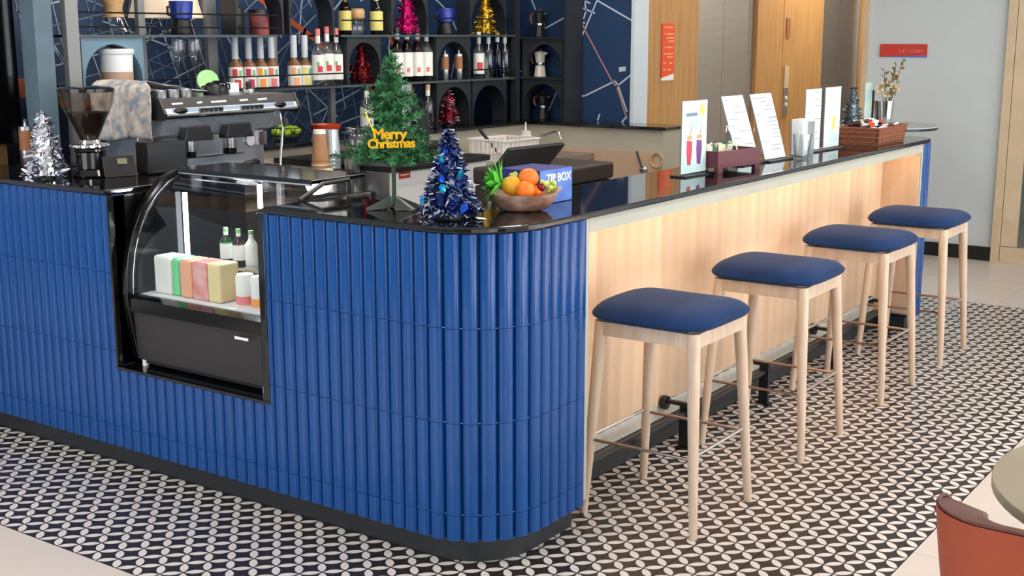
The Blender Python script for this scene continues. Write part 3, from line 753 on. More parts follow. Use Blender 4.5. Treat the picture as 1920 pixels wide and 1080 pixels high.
for k, px in enumerate((2.873, 2.963, 3.062, 3.15)):
    bottle(px, 2.80, L1+.008, .325, .040, ('amber', 'amber', 'rose_liquid', 'clear')[k], 'cap_green', 'green capped bottle of %s with a marbled white label behind the green tree' % ('dark liquor', 'red-brown liquor', 'rose liquor', 'clear spirit')[k], labelm='label_white', group='green capped bottles', patch=(('pr_pink', 0, .3, .5, .15),))
for k, (px, gm, cm, lb) in enumerate(((3.693, 'clear', 'label_white', 'clear bottle with red and white label in the open shelf bay'), (3.80, 'clear', 'cap_grey', 'clear bottle with pale silver cap in the open shelf bay'), (3.90, 'blue_bottle', 'cap_gold', 'deep blue bottle with gold cap in the open shelf bay'), (3.985, 'clear', 'cap_gold', 'clear bottle with gold cap in the open shelf bay'))):
    bottle(px, 2.80, L1+.008, .30, .037, gm, cm, lb, labelm=None if k else 'label_white', patch=(('pr_red', 0, .3, 1.2, .3),) if not k else None)
bottle(2.485, 2.86, L2, .25, .038, 'amber', 'pr_red', 'dark red bottle with yellow label on the top shelf', labelm='pr_yellow')
bottle(2.715, 2.82, L2, .25, .038, 'gloss_black', 'cap_grey', 'black bottle with yellow banded label on the top shelf', labelm='pr_yellow')
bottle(2.50, 2.72, 1.1105, .29, .040, 'clear', 'cap_green', 'clear bottle with white label standing on the black ledge', labelm='label_white', patch=(('pr_red', 0, .6, .4, .15), ('blue_stripe', .3, .1, .5, .4)))
bottle(3.11, 2.76, 1.1105, .27, .038, 'clear', 'cork', 'clear bottle with cork stopper behind the black rounded machine')

def moka(x, y, z, rz, m1, label, group='moka pots in the arched bays'):
    t = thing('moka_pot', label, 'coffee pot', (x, y, z), rz, group)
    def oct_(prof): return MB().lathe(prof, n=8)
    oct_([(.040, 0), (.042, .004), (.033, .075)]).build('boiler', m1, t)
    MB().lathe([(.034, .0755), (.035, .08), (.035, .09), (.034, .0945)], n=20).build('collar', 'chrome', t, smooth=40)
    oct_([(.030, .095), (.040, .160)]).build('jug', m1, t)
    MB().prism([(.026, -.012), (.056, 0), (.026, .012)], .150, .162, 'z').build('spout', m1, t)
    oct_([(.041, .1605), (.036, .167), (.010, .175)]).build('lid', m1, t)
    MB().ball((0, 0, .181), .008).build('knob', 'handle_wood', t, smooth=60)
    MB().tube([(-.034, 0, .150), (-.06, 0, .156), (-.074, 0, .145), (-.076, 0, .12), (-.068, 0, .10), (-.06, 0, .088)], [.007, .009, .01, .01, .009, .006], 8).build('handle', 'handle_wood', t, smooth=60)
    return t
mat('handle_wood', rgb(120, 70, 45), .5); mat('enamel_cream', rgb(225, 220, 205), .35); mat('enamel_black', rgb(24, 24, 26), .4)
moka(4.215, 2.67, L2-.0165, -PI/2+.0, 'enamel_black', 'black moka pot with wooden handle on the top corner shelf')
moka(4.215, 2.665, L1+.008, -PI/2, 'enamel_cream', 'cream moka pot with wooden handle in the upper arched bay')
moka(4.215, 2.64, 1.1105, -PI/2, 'enamel_black', 'black moka pot with wooden handle in the lower arched bay')
mat('enamel_blue', rgb(28, 52, 150), .25)
for x, lb in ((1.30, 'blue coffee dripper on a black server in front of the lampshade'), (3.43, 'blue coffee dripper on a black server between the tinsel trees')):
    t = thing('coffee_dripper', lb, 'coffee dripper', (x, 2.87, L2), 0, 'blue drippers')
    MB().lathe([(.052, 0), (.056, .01), (.042, .075)], n=24).build('server', 'enamel_black', t, smooth=40)
    MB().lathe([(.040, .0755), (.052, .08), (.060, .16), (.058, .165)], n=24).build('cone', 'enamel_blue', t, smooth=40)
    MB().tube([(-.052, 0, .14), (-.085, 0, .135), (-.085, 0, .10), (-.05, 0, .09)], .007, 8).build('handle', 'enamel_black', t, smooth=60)
t = thing('pour_over_carafe', 'glass pour-over carafe with a pale wooden collar on the top shelf', 'carafe', (.885, 2.86, L2))
MB().lathe([(.072, 0), (.078, .006), (.07, .03), (.045, .085), (.036, .11), (.038, .14), (.06, .20)], n=28).build('body', 'clear', t, smooth=60)
MB().lathe([(.051, .082), (.042, .105), (.041, .125), (.054, .165)], n=28).build('collar', 'cork', t, smooth=60)
t = thing('carafe', 'glass carafe with a wide cork collar beside the dark red bottle', 'carafe', (2.60, 2.87, L2))
MB().lathe([(.045, 0), (.048, .005), (.04, .06), (.036, .09)], n=24).build('body', 'clear', t, smooth=60)
MB().lathe([(.038, .0905), (.046, .10), (.046, .135), (.036, .15)], n=24).build('collar', 'cork', t, smooth=60)
mat('tin_print', rgb(70, 40, 52), .4, col2=rgb(190, 90, 80), nscale=9)
t = thing('canister', 'plain black canister on the top shelf', 'canister', (1.645, 2.86, L2)); MB().lathe([(.046, 0), (.048, .004), (.048, .118)], n=24).build('body', 'plastic_black', t, smooth=40); MB().lathe([(.05, .1185), (.05, .135), (.046, .138)], n=24).build('lid', 'plastic_black', t, smooth=40)
t = thing('canister', 'dark canister printed with a pink and orange picture on the top shelf', 'canister', (1.815, 2.86, L2)); MB().lathe([(.05, 0), (.052, .004), (.052, .112)], n=24).build('body', 'tin_print', t, smooth=40); MB().lathe([(.053, .1125), (.053, .13), (.05, .132)], n=24).build('lid', 'plastic_black', t, smooth=40)
t = thing('canister', 'black canister with bright rim standing on the black ledge', 'canister', (2.66, 2.74, 1.1105)); MB().lathe([(.06, 0), (.062, .004), (.062, .15)], n=24).build('body', 'plastic_black', t, smooth=40); MB().lathe([(.064, .1505), (.064, .165), (.06, .168)], n=24).build('lid', 'plastic_black', t, smooth=40)
t = thing('wall_lamp', 'cream fabric lampshade glowing behind the top shelf', 'lamp', (1.41, 3.12, 0))
mat('shade', rgb(240, 215, 185), .8, emit=(1, .82, .62), estr=.35)
MB().lathe([(.19, 1.765), (.13, 1.98)], n=32).build('shade', 'shade', t, smooth=40)
MB().tube([(0, 0, 1.97), (0, .0, 2.05), (0, .125, 2.05)], .008, 8).build('arm', 'steel_black', t)
# bucket, flutes, tumblers
t = thing('tub', 'white plastic tub with brown printed label in the arch with a painted blue-grey sheen', 'tub', (.838, 2.80, L1+.008))
MB().lathe([(.066, 0), (.07, .004), (.076, .19)], n=28).build('body', 'white', t, smooth=40)
MB().lathe([(.080, .1905), (.083, .195), (.083, .212), (.078, .216)], n=28).build('lid', 'white', t, smooth=40)
mat('label_brown', rgb(185, 150, 130), .6, noise=.2)
MB().lathe([(.0715, .02), (.0745, .11)], n=28).build('label', 'label_brown', t, smooth=40)
for x, lb in ((1.255, 'champagne flute nearer the tub'), (1.36, 'champagne flute nearer the syrup bottles')):
    t = thing('champagne_flute', lb, 'glass', (x, 2.85, L1+.008), 0, 'champagne flutes')
    MB().lathe([(.034, 0), (.034, .002), (.006, .008), (.004, .02), (.004, .085), (.010, .098), (.030, .17), (.036, .215), (.032, .26)], n=20).build('bowl', 'clear', t, smooth=60)
for x, lb in ((1.37, 'small glass tumbler below the flutes'), (1.43, 'small glass tumbler by the grey post')):
    t = MB().lathe([(.022, 0), (.028, .004), (.031, .06), (.029, .06), (.026, .008)], n=18).build('tumbler', 'clear', smooth=50, loc=(x, 2.80, L1+.008)); tag(t, lb, 'glass', 'small tumblers')
def hand_grinder(x, y, z, lb, k=1.0):
    t = thing('hand_grinder', lb, 'coffee grinder', (x, y, z), 0, 'hand coffee grinders')
    MB().lathe([(.024*k, 0), (.026*k, .003), (.026*k, .065*k)], n=20).build('base', 'steel', t, smooth=40)
    MB().lathe([(.027*k, .0655*k), (.027*k, .145*k)], n=20).build('sleeve', 'handle_wood2', t, smooth=40)
    MB().lathe([(.028*k, .1455*k), (.028*k, .16*k), (.008*k, .163*k), (.006*k, .175*k), (.009*k, .185*k), (.004*k, .19*k)], n=18).build('top', 'steel', t, smooth=40)
    MB().tube([(0, 0, .17*k), (.045*k, .01, .175*k)], .003, 6).build('crank', 'steel', t)
mat('handle_wood2', rgb(150, 98, 62), .5, noise=.12)
hand_grinder(3.334, 2.80, L1+.008, 'wooden sleeved hand grinder beside the bottles in the arch'); hand_grinder(3.478, 2.80, L1+.008, 'wooden sleeved hand grinder alone on the right of the arch')
hand_grinder(.33, 2.80, ZT1+.0005, 'wooden sleeved hand grinder beside the silver foil tree', 1.1)

# ------------------------------------------------------------------ tinsel trees
for n_, c_, rg, me_ in (('tin_red', (110, 26, 38), .25, .8), ('tin_magenta', (190, 24, 110), .25, .8), ('tin_gold', (196, 160, 50), .25, .9), ('tin_silver', (215, 215, 225), .14, 1.0), ('tin_blue', (22, 44, 110), .25, .8), ('tin_white', (205, 215, 225), .3, .6), ('tin_grey', (95, 110, 118), .3, .8),
                       ('foil_cyan', (40, 170, 225), .12, .9), ('foil_blue', (40, 90, 215), .12, .9), ('foil_red', (220, 30, 30), .2, .7), ('foil_white', (225, 230, 240), .12, .9)):
    mat(n_, rgb(*c_), rg, metal=me_)
def tinsel_tree(x, y, z, h, r, tm, label, n=420, second=None, foil=None, nfoil=7, tl=.03, base='plastic_black', fs=.022, bands=0):
    t = thing('tinsel_tree', label, 'christmas tree', (x, y, z), R.uniform(0, 6))
    MB().lathe([(r*.5, 0), (r*.5, .006), (.006, .012), (.005, h*.5)], n=16).build('stand', base, t)
    MB().lathe([(r*.72, .012), (r*.1, h*.95)], n=14).build('core', tm, t)
    for mm, cnt in ((tm, n), (second, n//2)):
        if not mm: continue
        m = MB()
        for k in range(cnt):
            q = R.random()**1.4; zz = .012+q*(h-.02); rr = r*(1-q)*R.uniform(.72, 1.0)+.004; a = R.uniform(0, 2*PI)
            if bands: rr *= 1+.10*math.sin(q*bands*2*PI)
            c = Vector((rr*math.cos(a), rr*math.sin(a), zz)); d = Vector((math.cos(a)+R.uniform(-.9, .9), math.sin(a)+R.uniform(-.9, .9), R.uniform(-.7, .5))).normalized()
            s_ = d.cross(Vector((R.uniform(-1, 1), R.uniform(-1, 1), R.uniform(-1, 1)))).normalized(); L = tl*R.uniform(.5, 1.1); w = L*.16
            m.add([c-s_*w-d*L*.3, c+s_*w-d*L*.3, c+s_*w*.4+d*L*.7, c-s_*w*.4+d*L*.7], [(0, 1, 2, 3)])
        m.build('tinsel', mm, t, kind='stuff')
    for k in range(nfoil if foil else 0):
        q = (k+.5)/nfoil*.85; a = R.uniform(0, 6.28) if k % 2 else PI+.6+R.uniform(-.7, .7); rr = r*(1-q)*1.0
        a -= t.rotation_euler[2]
        c = Vector((rr*math.cos(a), rr*math.sin(a), .03+q*(h-.04)))
        m = MB(); nrm = Vector((math.cos(a), math.sin(a), .3)).normalized(); u = nrm.orthogonal().normalized(); w = nrm.cross(u)
        pts = [c+(u*math.cos(b)+w*math.sin(b)*.7)*fs*R.uniform(.7, 1.1)+nrm*R.uniform(0, .008) for b in [2*PI*j/7 for j in range(7)]]
        m.add([c+nrm*.012]+pts, [(0, 1+j, 1+(j+1) % 7) for j in range(7)]); m.build('foil_ornament', foil[k % len(foil)], t)
    return t
tinsel_tree(2.575, 2.82, L1+.008, .245, .06, 'tin_red', 'dark red tinsel tree with red foil pieces in the arched bay', foil=('foil_red',), nfoil=8, fs=.012, bands=4)
tinsel_tree(2.965, 2.80, L2+.0, .29, .075, 'tin_magenta', 'magenta tinsel tree on the top shelf', foil=('tin_magenta',), fs=.014, bands=4)
tinsel_tree(3.76, 2.80, L2+.0, .30, .075, 'tin_gold', 'gold tinsel tree on the top shelf', bands=5)
tinsel_tree(3.375, 2.81, 1.113, .25, .075, 'tin_red', 'dark red tinsel tree on the ledge in the lower arch', second='tin_white', n=380, foil=('foil_red',), nfoil=3, fs=.009)
tinsel_tree(.095, 2.325, ZT1+.0005, .275, .078, 'tin_silver', 'silver foil tree beside the coffee grinder', n=420, foil=('foil_white', 'tin_silver'), nfoil=26, tl=.04, fs=.026, bands=4)
tinsel_tree(.175, .30, ZT1+.0005, .285, .096, 'tin_blue', 'blue and white tinsel tree with blue foil ornaments beside the fruit bowl', n=1500, second='tin_white', foil=('foil_blue', 'foil_cyan', 'tin_blue'), nfoil=14, tl=.026, fs=.019)
tinsel_tree(3.86, .33, ZT1+.0005, .30, .075, 'tin_grey', 'small grey-green tinsel tree behind the wicker basket', n=380, foil=('foil_white',), nfoil=5, fs=.012, bands=4)

# ------------------------------------------------------------------ green christmas tree with gold greeting
mat('needle', rgb(38, 112, 66), .7, col2=rgb(24, 82, 44), nscale=25); mat('needle_tip', rgb(70, 140, 80), .7); mat('trunk_green', rgb(62, 86, 62), .6); mat('foot_metal', rgb(92, 98, 92), .45, metal=.3)
mat('gold', rgb(232, 180, 34), .3, metal=.55)
t = thing('christmas_tree', 'small green artificial tree on a folding metal foot with a gold greeting', 'christmas tree', (.20, .555, ZT1))
MB().tube([(0, 0, .02), (0, 0, .50)], [.008, .004], 10).build('trunk', 'trunk_green', t)
nd = MB(); nd2 = MB(); br = MB()
def sprig(p, d, L, dens=300):
    d = Vector(d).normalized(); p = Vector(p); br.tube([p, p+d*L], .0018, 4)
    for k in range(int(L*dens)):
        s_ = R.random()*L; q = p+d*s_; v = Vector((R.uniform(-1, 1), R.uniform(-1, 1), R.uniform(-1, 1))); v = (v-d*v.dot(d)).normalized()
        e = (v+d*R.uniform(.2, .9)).normalized(); ln = R.uniform(.012, .022); w = d.cross(e).normalized()*.0021
        (nd if R.random() < .75 else nd2).add([q-w, q+w, q+w*.5+e*ln, q-w*.5+e*ln], [(0, 1, 2, 3)])
for zt, rad, cnt, dz in ((.170, .205, 12, .010), (.185, .15, 9, .03), (.225, .13, 6, .02), (.25, .13, 8, .03), (.29, .115, 9, .04), (.325, .10, 9, .04), (.36, .085, 8, .04), (.395, .065, 8, .04), (.43, .05, 7, .04), (.46, .036, 6, .03), (.485, .024, 5, .03)):
    for k in range(cnt):
        a = 2*PI*k/cnt+R.uniform(-.3, .3)+zt*40; L = rad*R.uniform(.85, 1.05)
        sprig((0, 0, zt), (math.cos(a), math.sin(a), dz/rad*R.uniform(.3, 1.3)), L, 800)
        if L > .07: sprig((math.cos(a)*L*.45, math.sin(a)*L*.45, zt+dz*.4), (math.cos(a+.6), math.sin(a+.6), .3), L*.4, 420); sprig((math.cos(a)*L*.45, math.sin(a)*L*.45, zt+dz*.4), (math.cos(a-.6), math.sin(a-.6), .2), L*.4, 420)
sprig((0, 0, .48), (0, 0, 1), .045, 500)
br.build('branch', 'trunk_green', t, kind='stuff'); nd.build('needles', 'needle', t, kind='stuff'); nd2.build('needles', 'needle_tip', t, kind='stuff')
for a in (2.55, -.55, 4.6, .9):
    m = MB(); c_, s_ = math.cos(a), math.sin(a); n_ = Vector((-s_, c_, 0))
    P0 = Vector((c_*.012, s_*.012, 0)); P1 = Vector((c_*.095, s_*.095, 0)); z0, z1, z2 = .006, .045, .018
    m.add([P0+n_*.0045+Vector((0, 0, z0)), P0-n_*.0045+Vector((0, 0, z0)), P0+n_*.0045+Vector((0, 0, z1)), P0-n_*.0045+Vector((0, 0, z1)),
           P1+n_*.009+Vector((0, 0, .0008)), P1-n_*.009+Vector((0, 0, .0008)), P1+n_*.009+Vector((0, 0, .008)), P1-n_*.009+Vector((0, 0, .008))],
          [(0, 1, 3, 2), (4, 6, 7, 5), (2, 3, 7, 6), (0, 4, 5, 1), (0, 2, 6, 4), (1, 5, 7, 3)])
    m.build('foot', 'foot_metal', t)
gr = Matrix.Rotation(0.614-PI/2, 4, 'Z')
gv = Vector((math.cos(.614+PI), math.sin(.614+PI), 0))
o = text('greeting', 'Merry', .046, 'gold', t, gv*.16+Vector((.004, -.003, .262)), (PI/2, .0, .614-PI/2), .002, .0016, .92)
o = text('greeting', 'Christmas', .040, 'gold', t, gv*.16+Vector((.008, -.006, .232)), (PI/2, -.03, .614-PI/2), .002, .0016, .92)
MB().tube([gv*.13+Vector((-.03, .04, .27)), gv*.12+Vector((-.045, .06, .33))], .0022, 6).build('hanger', 'gold', t)

# ------------------------------------------------------------------ fruit bowl and fruit
mat('bowl_wood', rgb(204, 170, 152), .35, col2=rgb(136, 92, 76), nscale=4.5, stretch=(3, 3, 5)); mat('orange_fruit', rgb(240, 120, 28), .45, noise=.05, nscale=40, bump=.05)
mat('grape', rgb(190, 205, 90), .3); mat('cherry', rgb(120, 10, 18), .15); mat('pine', rgb(232, 172, 30), .5, col2=rgb(205, 140, 20), nscale=18, bump=.2); mat('leaf_green', rgb(86, 190, 60), .45, noise=.15)
bw = thing('fruit_bowl', 'oval marbled wooden bowl with uneven pointed ends holding fruit', 'bowl', (.425, .185, ZT1+.0005), math.radians(-52))
nb = 40; vs = []; prof = [(.45, 0), (.62, .006), (.80, .028), (.93, .050), (1.0, 1), (.955, 1), (.86, .048), (.72, .026), (.5, .012), (0, .010)]
for s_, z in prof:
    for k in range(nb):
        a = 2*PI*k/nb; rx_, ry_ = .128, .088
        rim = .055+.022*abs(math.cos(a))**3+.004*math.sin(3*a); zz = z if z < 1 else rim
        if .045 < z < .06: zz = rim*.82
        vs.append((rx_*s_*math.cos(a), ry_*s_*math.sin(a), zz))
fs = [(q*nb+k, q*nb+(k+1) % nb, (q+1)*nb+(k+1) % nb, (q+1)*nb+k) for q in range(len(prof)-1) for k in range(nb)]+[tuple(range(nb-1, -1, -1))]
MB().add(vs, fs).build('bowl', 'bowl_wood', bw, smooth=60)
def atb(dx, dy, dz):   # image-plane-like offsets: dx to the right of the view, dy away
    rx2, ry2 = math.sin(.614), -math.cos(.614)
    return (.425+dx*rx2+dy*math.cos(.614), .185+dx*ry2+dy*math.sin(.614), ZT1+dz)
for p_, r_, lb in ((atb(.018, 0, .108), .0345, 'large glossy orange on top of the fruit bowl'), (atb(.008, -.038, .073), .032, 'orange resting at the front rim of the fruit bowl'), (atb(.044, -.012, .064), .022, 'small orange tucked beside the cherry')):
    t = MB().ball(p_, r_, 22, 14, (1, 1, .96)).build('orange', 'orange_fruit', smooth=80); tag(t, lb, 'fruit')
t = MB().ball(atb(.060, -.02, .080), .0145, 16, 10).build('cherry', 'cherry', smooth=80); tag(t, 'dark red glossy cherry in the fruit bowl', 'fruit')
for c_, lb, cnt in ((atb(.082, .0, .078), 'bunch of green grapes at the right end of the bowl', 11), (atb(-.022, .05, .10), 'bunch of green grapes behind the pineapple', 10)):
    t = thing('grape_bunch', lb, 'fruit', c_)
    for k in range(cnt): MB().ball((R.uniform(-.024, .024), R.uniform(-.02, .02), R.uniform(-.012, .016)), .0095, 10, 7).build('grape', 'grape', t, smooth=80)
pa = thing('pineapple', 'miniature pineapple with a spiky green crown lying in the fruit bowl', 'fruit', atb(-.034, -.012, .082), 0)
ax = Vector((math.sin(.614), -math.cos(.614), 0)); 
rot = Vector((0, 0, 1)).rotation_difference((-ax+Vector((0, 0, .28))).normalized()).to_matrix().to_4x4()
mb = MB(); mb.ball((0, 0, 0), .033, 18, 12, (1, 1, 1.25)); mb2 = MB().merge(mb, (0, 0, 0), rot); mb2.build('flesh', 'pine', pa, smooth=60)
for k in range(26):
    a = k*2.4; el = .25+1.1*(k/26); L = .10*(1-.35*k/26)+.012
    d = Vector((math.cos(a)*math.cos(el), math.sin(a)*math.cos(el), math.sin(el))); w = d.cross(Vector((0, 0, 1))).normalized()*.016; up = w.cross(d).normalized()*.004
    b0 = Vector((0, 0, .036)); m = MB().add([b0-w*.5, b0+w*.5, b0+d*L*.5+w-up*0, b0+d*L+Vector((0, 0, -.01)), b0+d*L*.5-w, b0+d*L*.5-up], [(0, 1, 2, 5), (0, 5, 4), (5, 2, 3), (5, 3, 4)])
    MB().merge(m, (0, 0, 0), rot).build('leaf', 'leaf_green', pa)
# tip box
mat('tip_navy', rgb(36, 34, 120), .45); mat('tip_blue', rgb(84, 112, 205), .45, col2=rgb(104, 150, 225), nscale=14)
tb = thing('tip_box', 'blue cardboard tip box with white lettering behind the fruit bowl', 'box', (.655, .205, ZT1+.0005), -.02)
MB().box(-.10, 0, 0, .10, .17, .118).build('carton', 'tip_navy', tb, bevel=.0015)
MB().box(-.0985, -.0012, .002, .0985, -.0002, .117).build('front_print', 'tip_blue', tb)
text('lettering', 'TIP BOX', .040, 'white', tb, (.012, -.0026, .086), (PI/2, 0, 0), .0004, .0014, 1.0)
t = MB().cbox((.175, .175, ZT1+.004), (.035, .028, .002), Matrix.Rotation(.9, 4, 'Z') @ Matrix.Rotation(.12, 4, 'X')).build('card', 'white'); tag(t, 'small blank white card lying at the foot of the blue tinsel tree', 'card')
# ------------------------------------------------------------------ espresso machine
mat('mirror', rgb(205, 216, 230), .2, metal=0.75); mat('panel_pale', rgb(170, 195, 220), .25, metal=.7)
em = thing('espresso_machine', 'two group chrome espresso machine with black top panel and push buttons', 'coffee machine', (.965, 2.38, .9205))
MB().box(-.37, -.21, .03, .38, .22, .13).build('base', 'steel', em, bevel=.006)
for x, y in ((-.33, -.17), (.34, -.17), (-.33, .19), (.34, .19)): MB().cone((x, y, 0), (x, y, .0295), .02, n=12).build('foot', 'steel_black', em)
MB().box(-.36, -.205, .1305, .37, -.02, .14).build('drip_tray', 'plastic_black', em)
for k in range(15): MB().box(-.345+k*.049, -.20, .1405, -.327+k*.049, -.025, .144).build('tray_slat', 'chrome', em)
MB().box(-.37, -.015, .131, .38, .22, .40).build('body', 'mirror', em, bevel=.006)
MB().prism([(-.22, .41), (-.235, .425), (-.20, .488), (.22, .488), (.22, .401), (-.10, .401)], -.385, .40, 'x').build('head', 'steel', em)
MB().prism([(-.2355, .4235), (-.224, .4465), (-.222, .4465), (-.2335, .4235)], -.35, .38, 'x').build('button_strip', 'panel_pale', em)
MB().prism([(-.2225, .448), (-.201, .4885), (-.199, .4885), (-.2205, .448)], -.384, .399, 'x').build('brand_panel', 'plastic_black', em)
MB().prism([(-.226, .398), (-.238, .425), (-.20, .492), (.225, .492), (.225, .398)], -.40, -.386, 'x').build('end_cap', 'plastic_black', em)
MB().prism([(-.226, .398), (-.238, .425), (-.20, .492), (.225, .492), (.225, .398)], .401, .415, 'x').build('end_cap', 'plastic_black', em)
MB().prism([(-.19, .40), (-.17, .33), (-.03, .30), (-.02, .30), (-.02, .40)], -.375, .30, 'x').build('splash_hood', 'mirror', em)
MB().tube([(-.385, -.23, .417), (.40, -.23, .417)], .006, 8).build('front_bar', 'chrome', em, smooth=40)
for x0 in (-.20, .045):
    for k in range(5):
        MB().box(x0+k*.028, -.239, .427, x0+.016+k*.028, -.2275, .443).build('button', 'plastic_black', em)
for x in (-.305, .29):
    MB().ball((x, -.23, .436), .03, 14, 8, (1.3, .25, .55)).build('knob_plate', 'gloss_black', em, smooth=60)
for x in (-.205, .035):
    MB().prism([(x-.085, .30), (x-.065, .365), (x+.065, .365), (x+.085, .30)], -.225, -.17, 'y').build('group_cover', 'plastic_black', em, bevel=.005)
    MB().cone((x, -.15, .25), (x, -.15, .32), .036, n=24).build('group_head', 'chrome', em, smooth=40)
    MB().cone((x, -.15, .222), (x, -.15, .2495), .032, n=24).build('spout_block', 'gloss_black', em, smooth=40)
for z in (.285, .20): MB().box(-.36, -.024, z, .24, -.016, z+.01).build('trim_bar', 'chrome', em)
MB().cone((.285, -.024, .262), (.285, -.0155, .262), .034, n=28).build('gauge_rim', 'chrome', em); MB().cone((.285, -.0255, .262), (.285, -.0245, .262), .028, n=28).build('gauge_dial', 'white', em)
MB().box(.335, -.03, .235, .385, -.0155, .30).build('switch_plate', 'chrome', em)
MB().tube([(.33, -.18, .40), (.33, -.20, .33), (.30, -.21, .20), (.29, -.215, .15)], .006, 8).build('steam_wand', 'chrome', em, smooth=60)
MB().tube([(.33, -.215, .37), (.33, -.225, .335)], .014, 10).build('wand_grip', 'plastic_black', em, smooth=60)
for x0, w in ((-.34, .06), (-.20, .03), (-.12, .09), (.05, .05), (.16, .06)):
    m = MB(); m.add([(x0, -.2165, .462), (x0+w, -.2165, .464), (x0+w, -.2115, .472), (x0, -.2115, .470)], [(0, 1, 2, 3)]); m.build('panel_mark', 'cap_grey', em)
for x, rz, lb in ((.70, .9, 'chrome portafilter with black handle lying on the left of the drip tray'), (1.02, .15, 'chrome portafilter with black handle lying across the drip tray')):
    t = thing('portafilter', lb, 'portafilter', (x, 2.22, 1.0655), rz)
    MB().lathe([(.028, 0), (.033, .004), (.035, .03), (.031, .03), (.028, .006)], n=22).build('basket', 'chrome', t, smooth=40)
    MB().tube([(.033, 0, .02), (.07, 0, .022), (.08, 0, .022), (.15, 0, .024), (.175, 0, .022)], [.007, .008, .013, .016, .010], 10).build('handle', 'plastic_black', t, smooth=50)
# things on top of the machine
ZM = .9205+.4885
t = thing('coffee_cup', 'glossy black coffee cup upside down on the espresso machine', 'cup', (1.10, 2.40, ZM)); MB().lathe([(.045, 0), (.048, .004), (.042, .045), (.02, .06)], n=22).build('bowl', 'gloss_black', t, smooth=60); MB().tube([(.044, 0, .015), (.07, 0, .02), (.07, 0, .04), (.04, 0, .045)], .005, 8).build('handle', 'gloss_black', t, smooth=60)
t = thing('coffee_cup', 'smoky grey cup upside down beside the draped cloth', 'cup', (1.0, 2.33, ZM)); MB().lathe([(.04, 0), (.043, .004), (.038, .04), (.018, .055)], n=22).build('bowl', 'enamel_black', t, smooth=60); MB().tube([(-.04, 0, .015), (-.062, 0, .02), (-.06, 0, .036), (-.036, 0, .042)], .005, 8).build('handle', 'enamel_black', t, smooth=60)
mat('lime_plastic', rgb(170, 225, 150), .4)
t = thing('plastic_plate', 'pale green round plastic plate leaning behind the black cup', 'plate', (1.17, 2.55, ZM)); MB().lathe([(.052, -.006), (.054, 0), (.05, .006), (.046, .004)], n=26).build('disc', 'lime_plastic', t, loc=(0, 0, .054), rot=(PI/2-.25, 0, -.5), smooth=40)
t = MB().cbox((0, 0, .022), (.09, .06, .044)).build('paper_box', 'white', bevel=.002, loc=(1.22, 2.46, ZM), rot=(0, 0, .3)); tag(t, 'small white folded paper box on the espresso machine', 'box')
t = thing('tamper', 'chrome coffee tamper with dark handle on the espresso machine', 'tamper', (1.31, 2.42, ZM)); MB().lathe([(.029, 0), (.03, .004), (.03, .014), (.012, .02)], n=20).build('base', 'chrome', t, smooth=40); MB().lathe([(.010, .0205), (.016, .035), (.010, .05)], n=16).build('handle', 'plastic_black', t, smooth=60)
for k, x in enumerate((.64, .71, .78)):
    t = MB().lathe([(.026, 0), (.029, .003), (.030, .035), (.028, .035), (.025, .006)], n=20).build('espresso_cup', 'steel', smooth=50, loc=(x, 2.26, ZM)); tag(t, ('small steel cup nearest the cloth on the espresso machine', 'small steel cup in the middle of three on the espresso machine', 'small steel cup nearest the black coffee cup on the espresso machine')[k], 'cup', 'steel cups on the espresso machine')

# draped cloth
mat('cloth', rgb(226, 212, 200), .9, col2=rgb(138, 150, 162), nscale=24, spec=.1)
t = thing('cloth_cover', 'cream cloth with a grey floral print draped over the side of the espresso machine', 'cloth', (0, 0, 0))
nu, nv = 34, 40; vs = []
for i in range(nu+1):
    u = i/nu
    for j in range(nv+1):
        v = j/nv                       # v runs from the hem on the left side up and across the top
        if v < .42: f = v/.42; x, z = .535+.012*math.sin(u*19)*(1-f)+.006*math.sin(u*9+2), 1.232+.238*f+.012*math.sin(u*6)*(1-f)
        else: f = (v-.42)/.58; x, z = .535+f*.42, 1.470+.014*math.sin(min(1, f*2.2)*PI)-.045*f*f+.004*math.sin(f*14+u*7)
        y0 = 2.205+(.105*min(1, max(0, (v-.42)/.10))); y = y0+u*(2.60-y0)
        if .36 < v < .48: x += .012*(1-abs(v-.42)/.06); z -= .010*(1-abs(v-.42)/.06)
        vs.append((x, y+.004*math.sin(v*17), z))
MB().add(vs, [(i*(nv+1)+j, (i+1)*(nv+1)+j, (i+1)*(nv+1)+j+1, i*(nv+1)+j+1) for i in range(nu) for j in range(nv)]).build('cloth', 'cloth', t, smooth=80)
o = t.children[0]; so = o.modifiers.new('thick', 'SOLIDIFY'); so.thickness = .003

# coffee grinder with hopper on the left slab
t = thing('coffee_grinder', 'black coffee grinder with smoked hopper half full of beans', 'coffee grinder', (.245, 2.235, ZT1+.0005))
MB().lathe([(.075, 0), (.078, .006), (.070, .03), (.060, .035), (.058, .10), (.064, .105), (.060, .118)], n=32).build('body', 'gloss_black', t, smooth=40)
MB().lathe([(.050, .1185), (.075, .121), (.075, .132), (.048, .136), (.040, .150)], n=32).build('collar', 'chrome', t, smooth=40)
for k in range(14):
    a = 2*PI*k/14; MB().ball((.076*math.cos(a), .076*math.sin(a), .1265), .006, 8, 6).build('collar_stud', 'chrome', t)
MB().lathe([(.036, .1505), (.040, .16), (.075, .235), (.098, .285), (.108, .33), (.111, .345)], n=36).build('hopper', 'smoke', t, smooth=60)
MB().lathe([(.033, .152), (.037, .16), (.071, .235), (.086, .262), (.0, .266)], n=32).build('beans', 'bean', t, smooth=40)
MB().lathe([(.113, .3455), (.113, .36), (.10, .366)], n=36).build('lid', 'gloss_black', t, smooth=40)
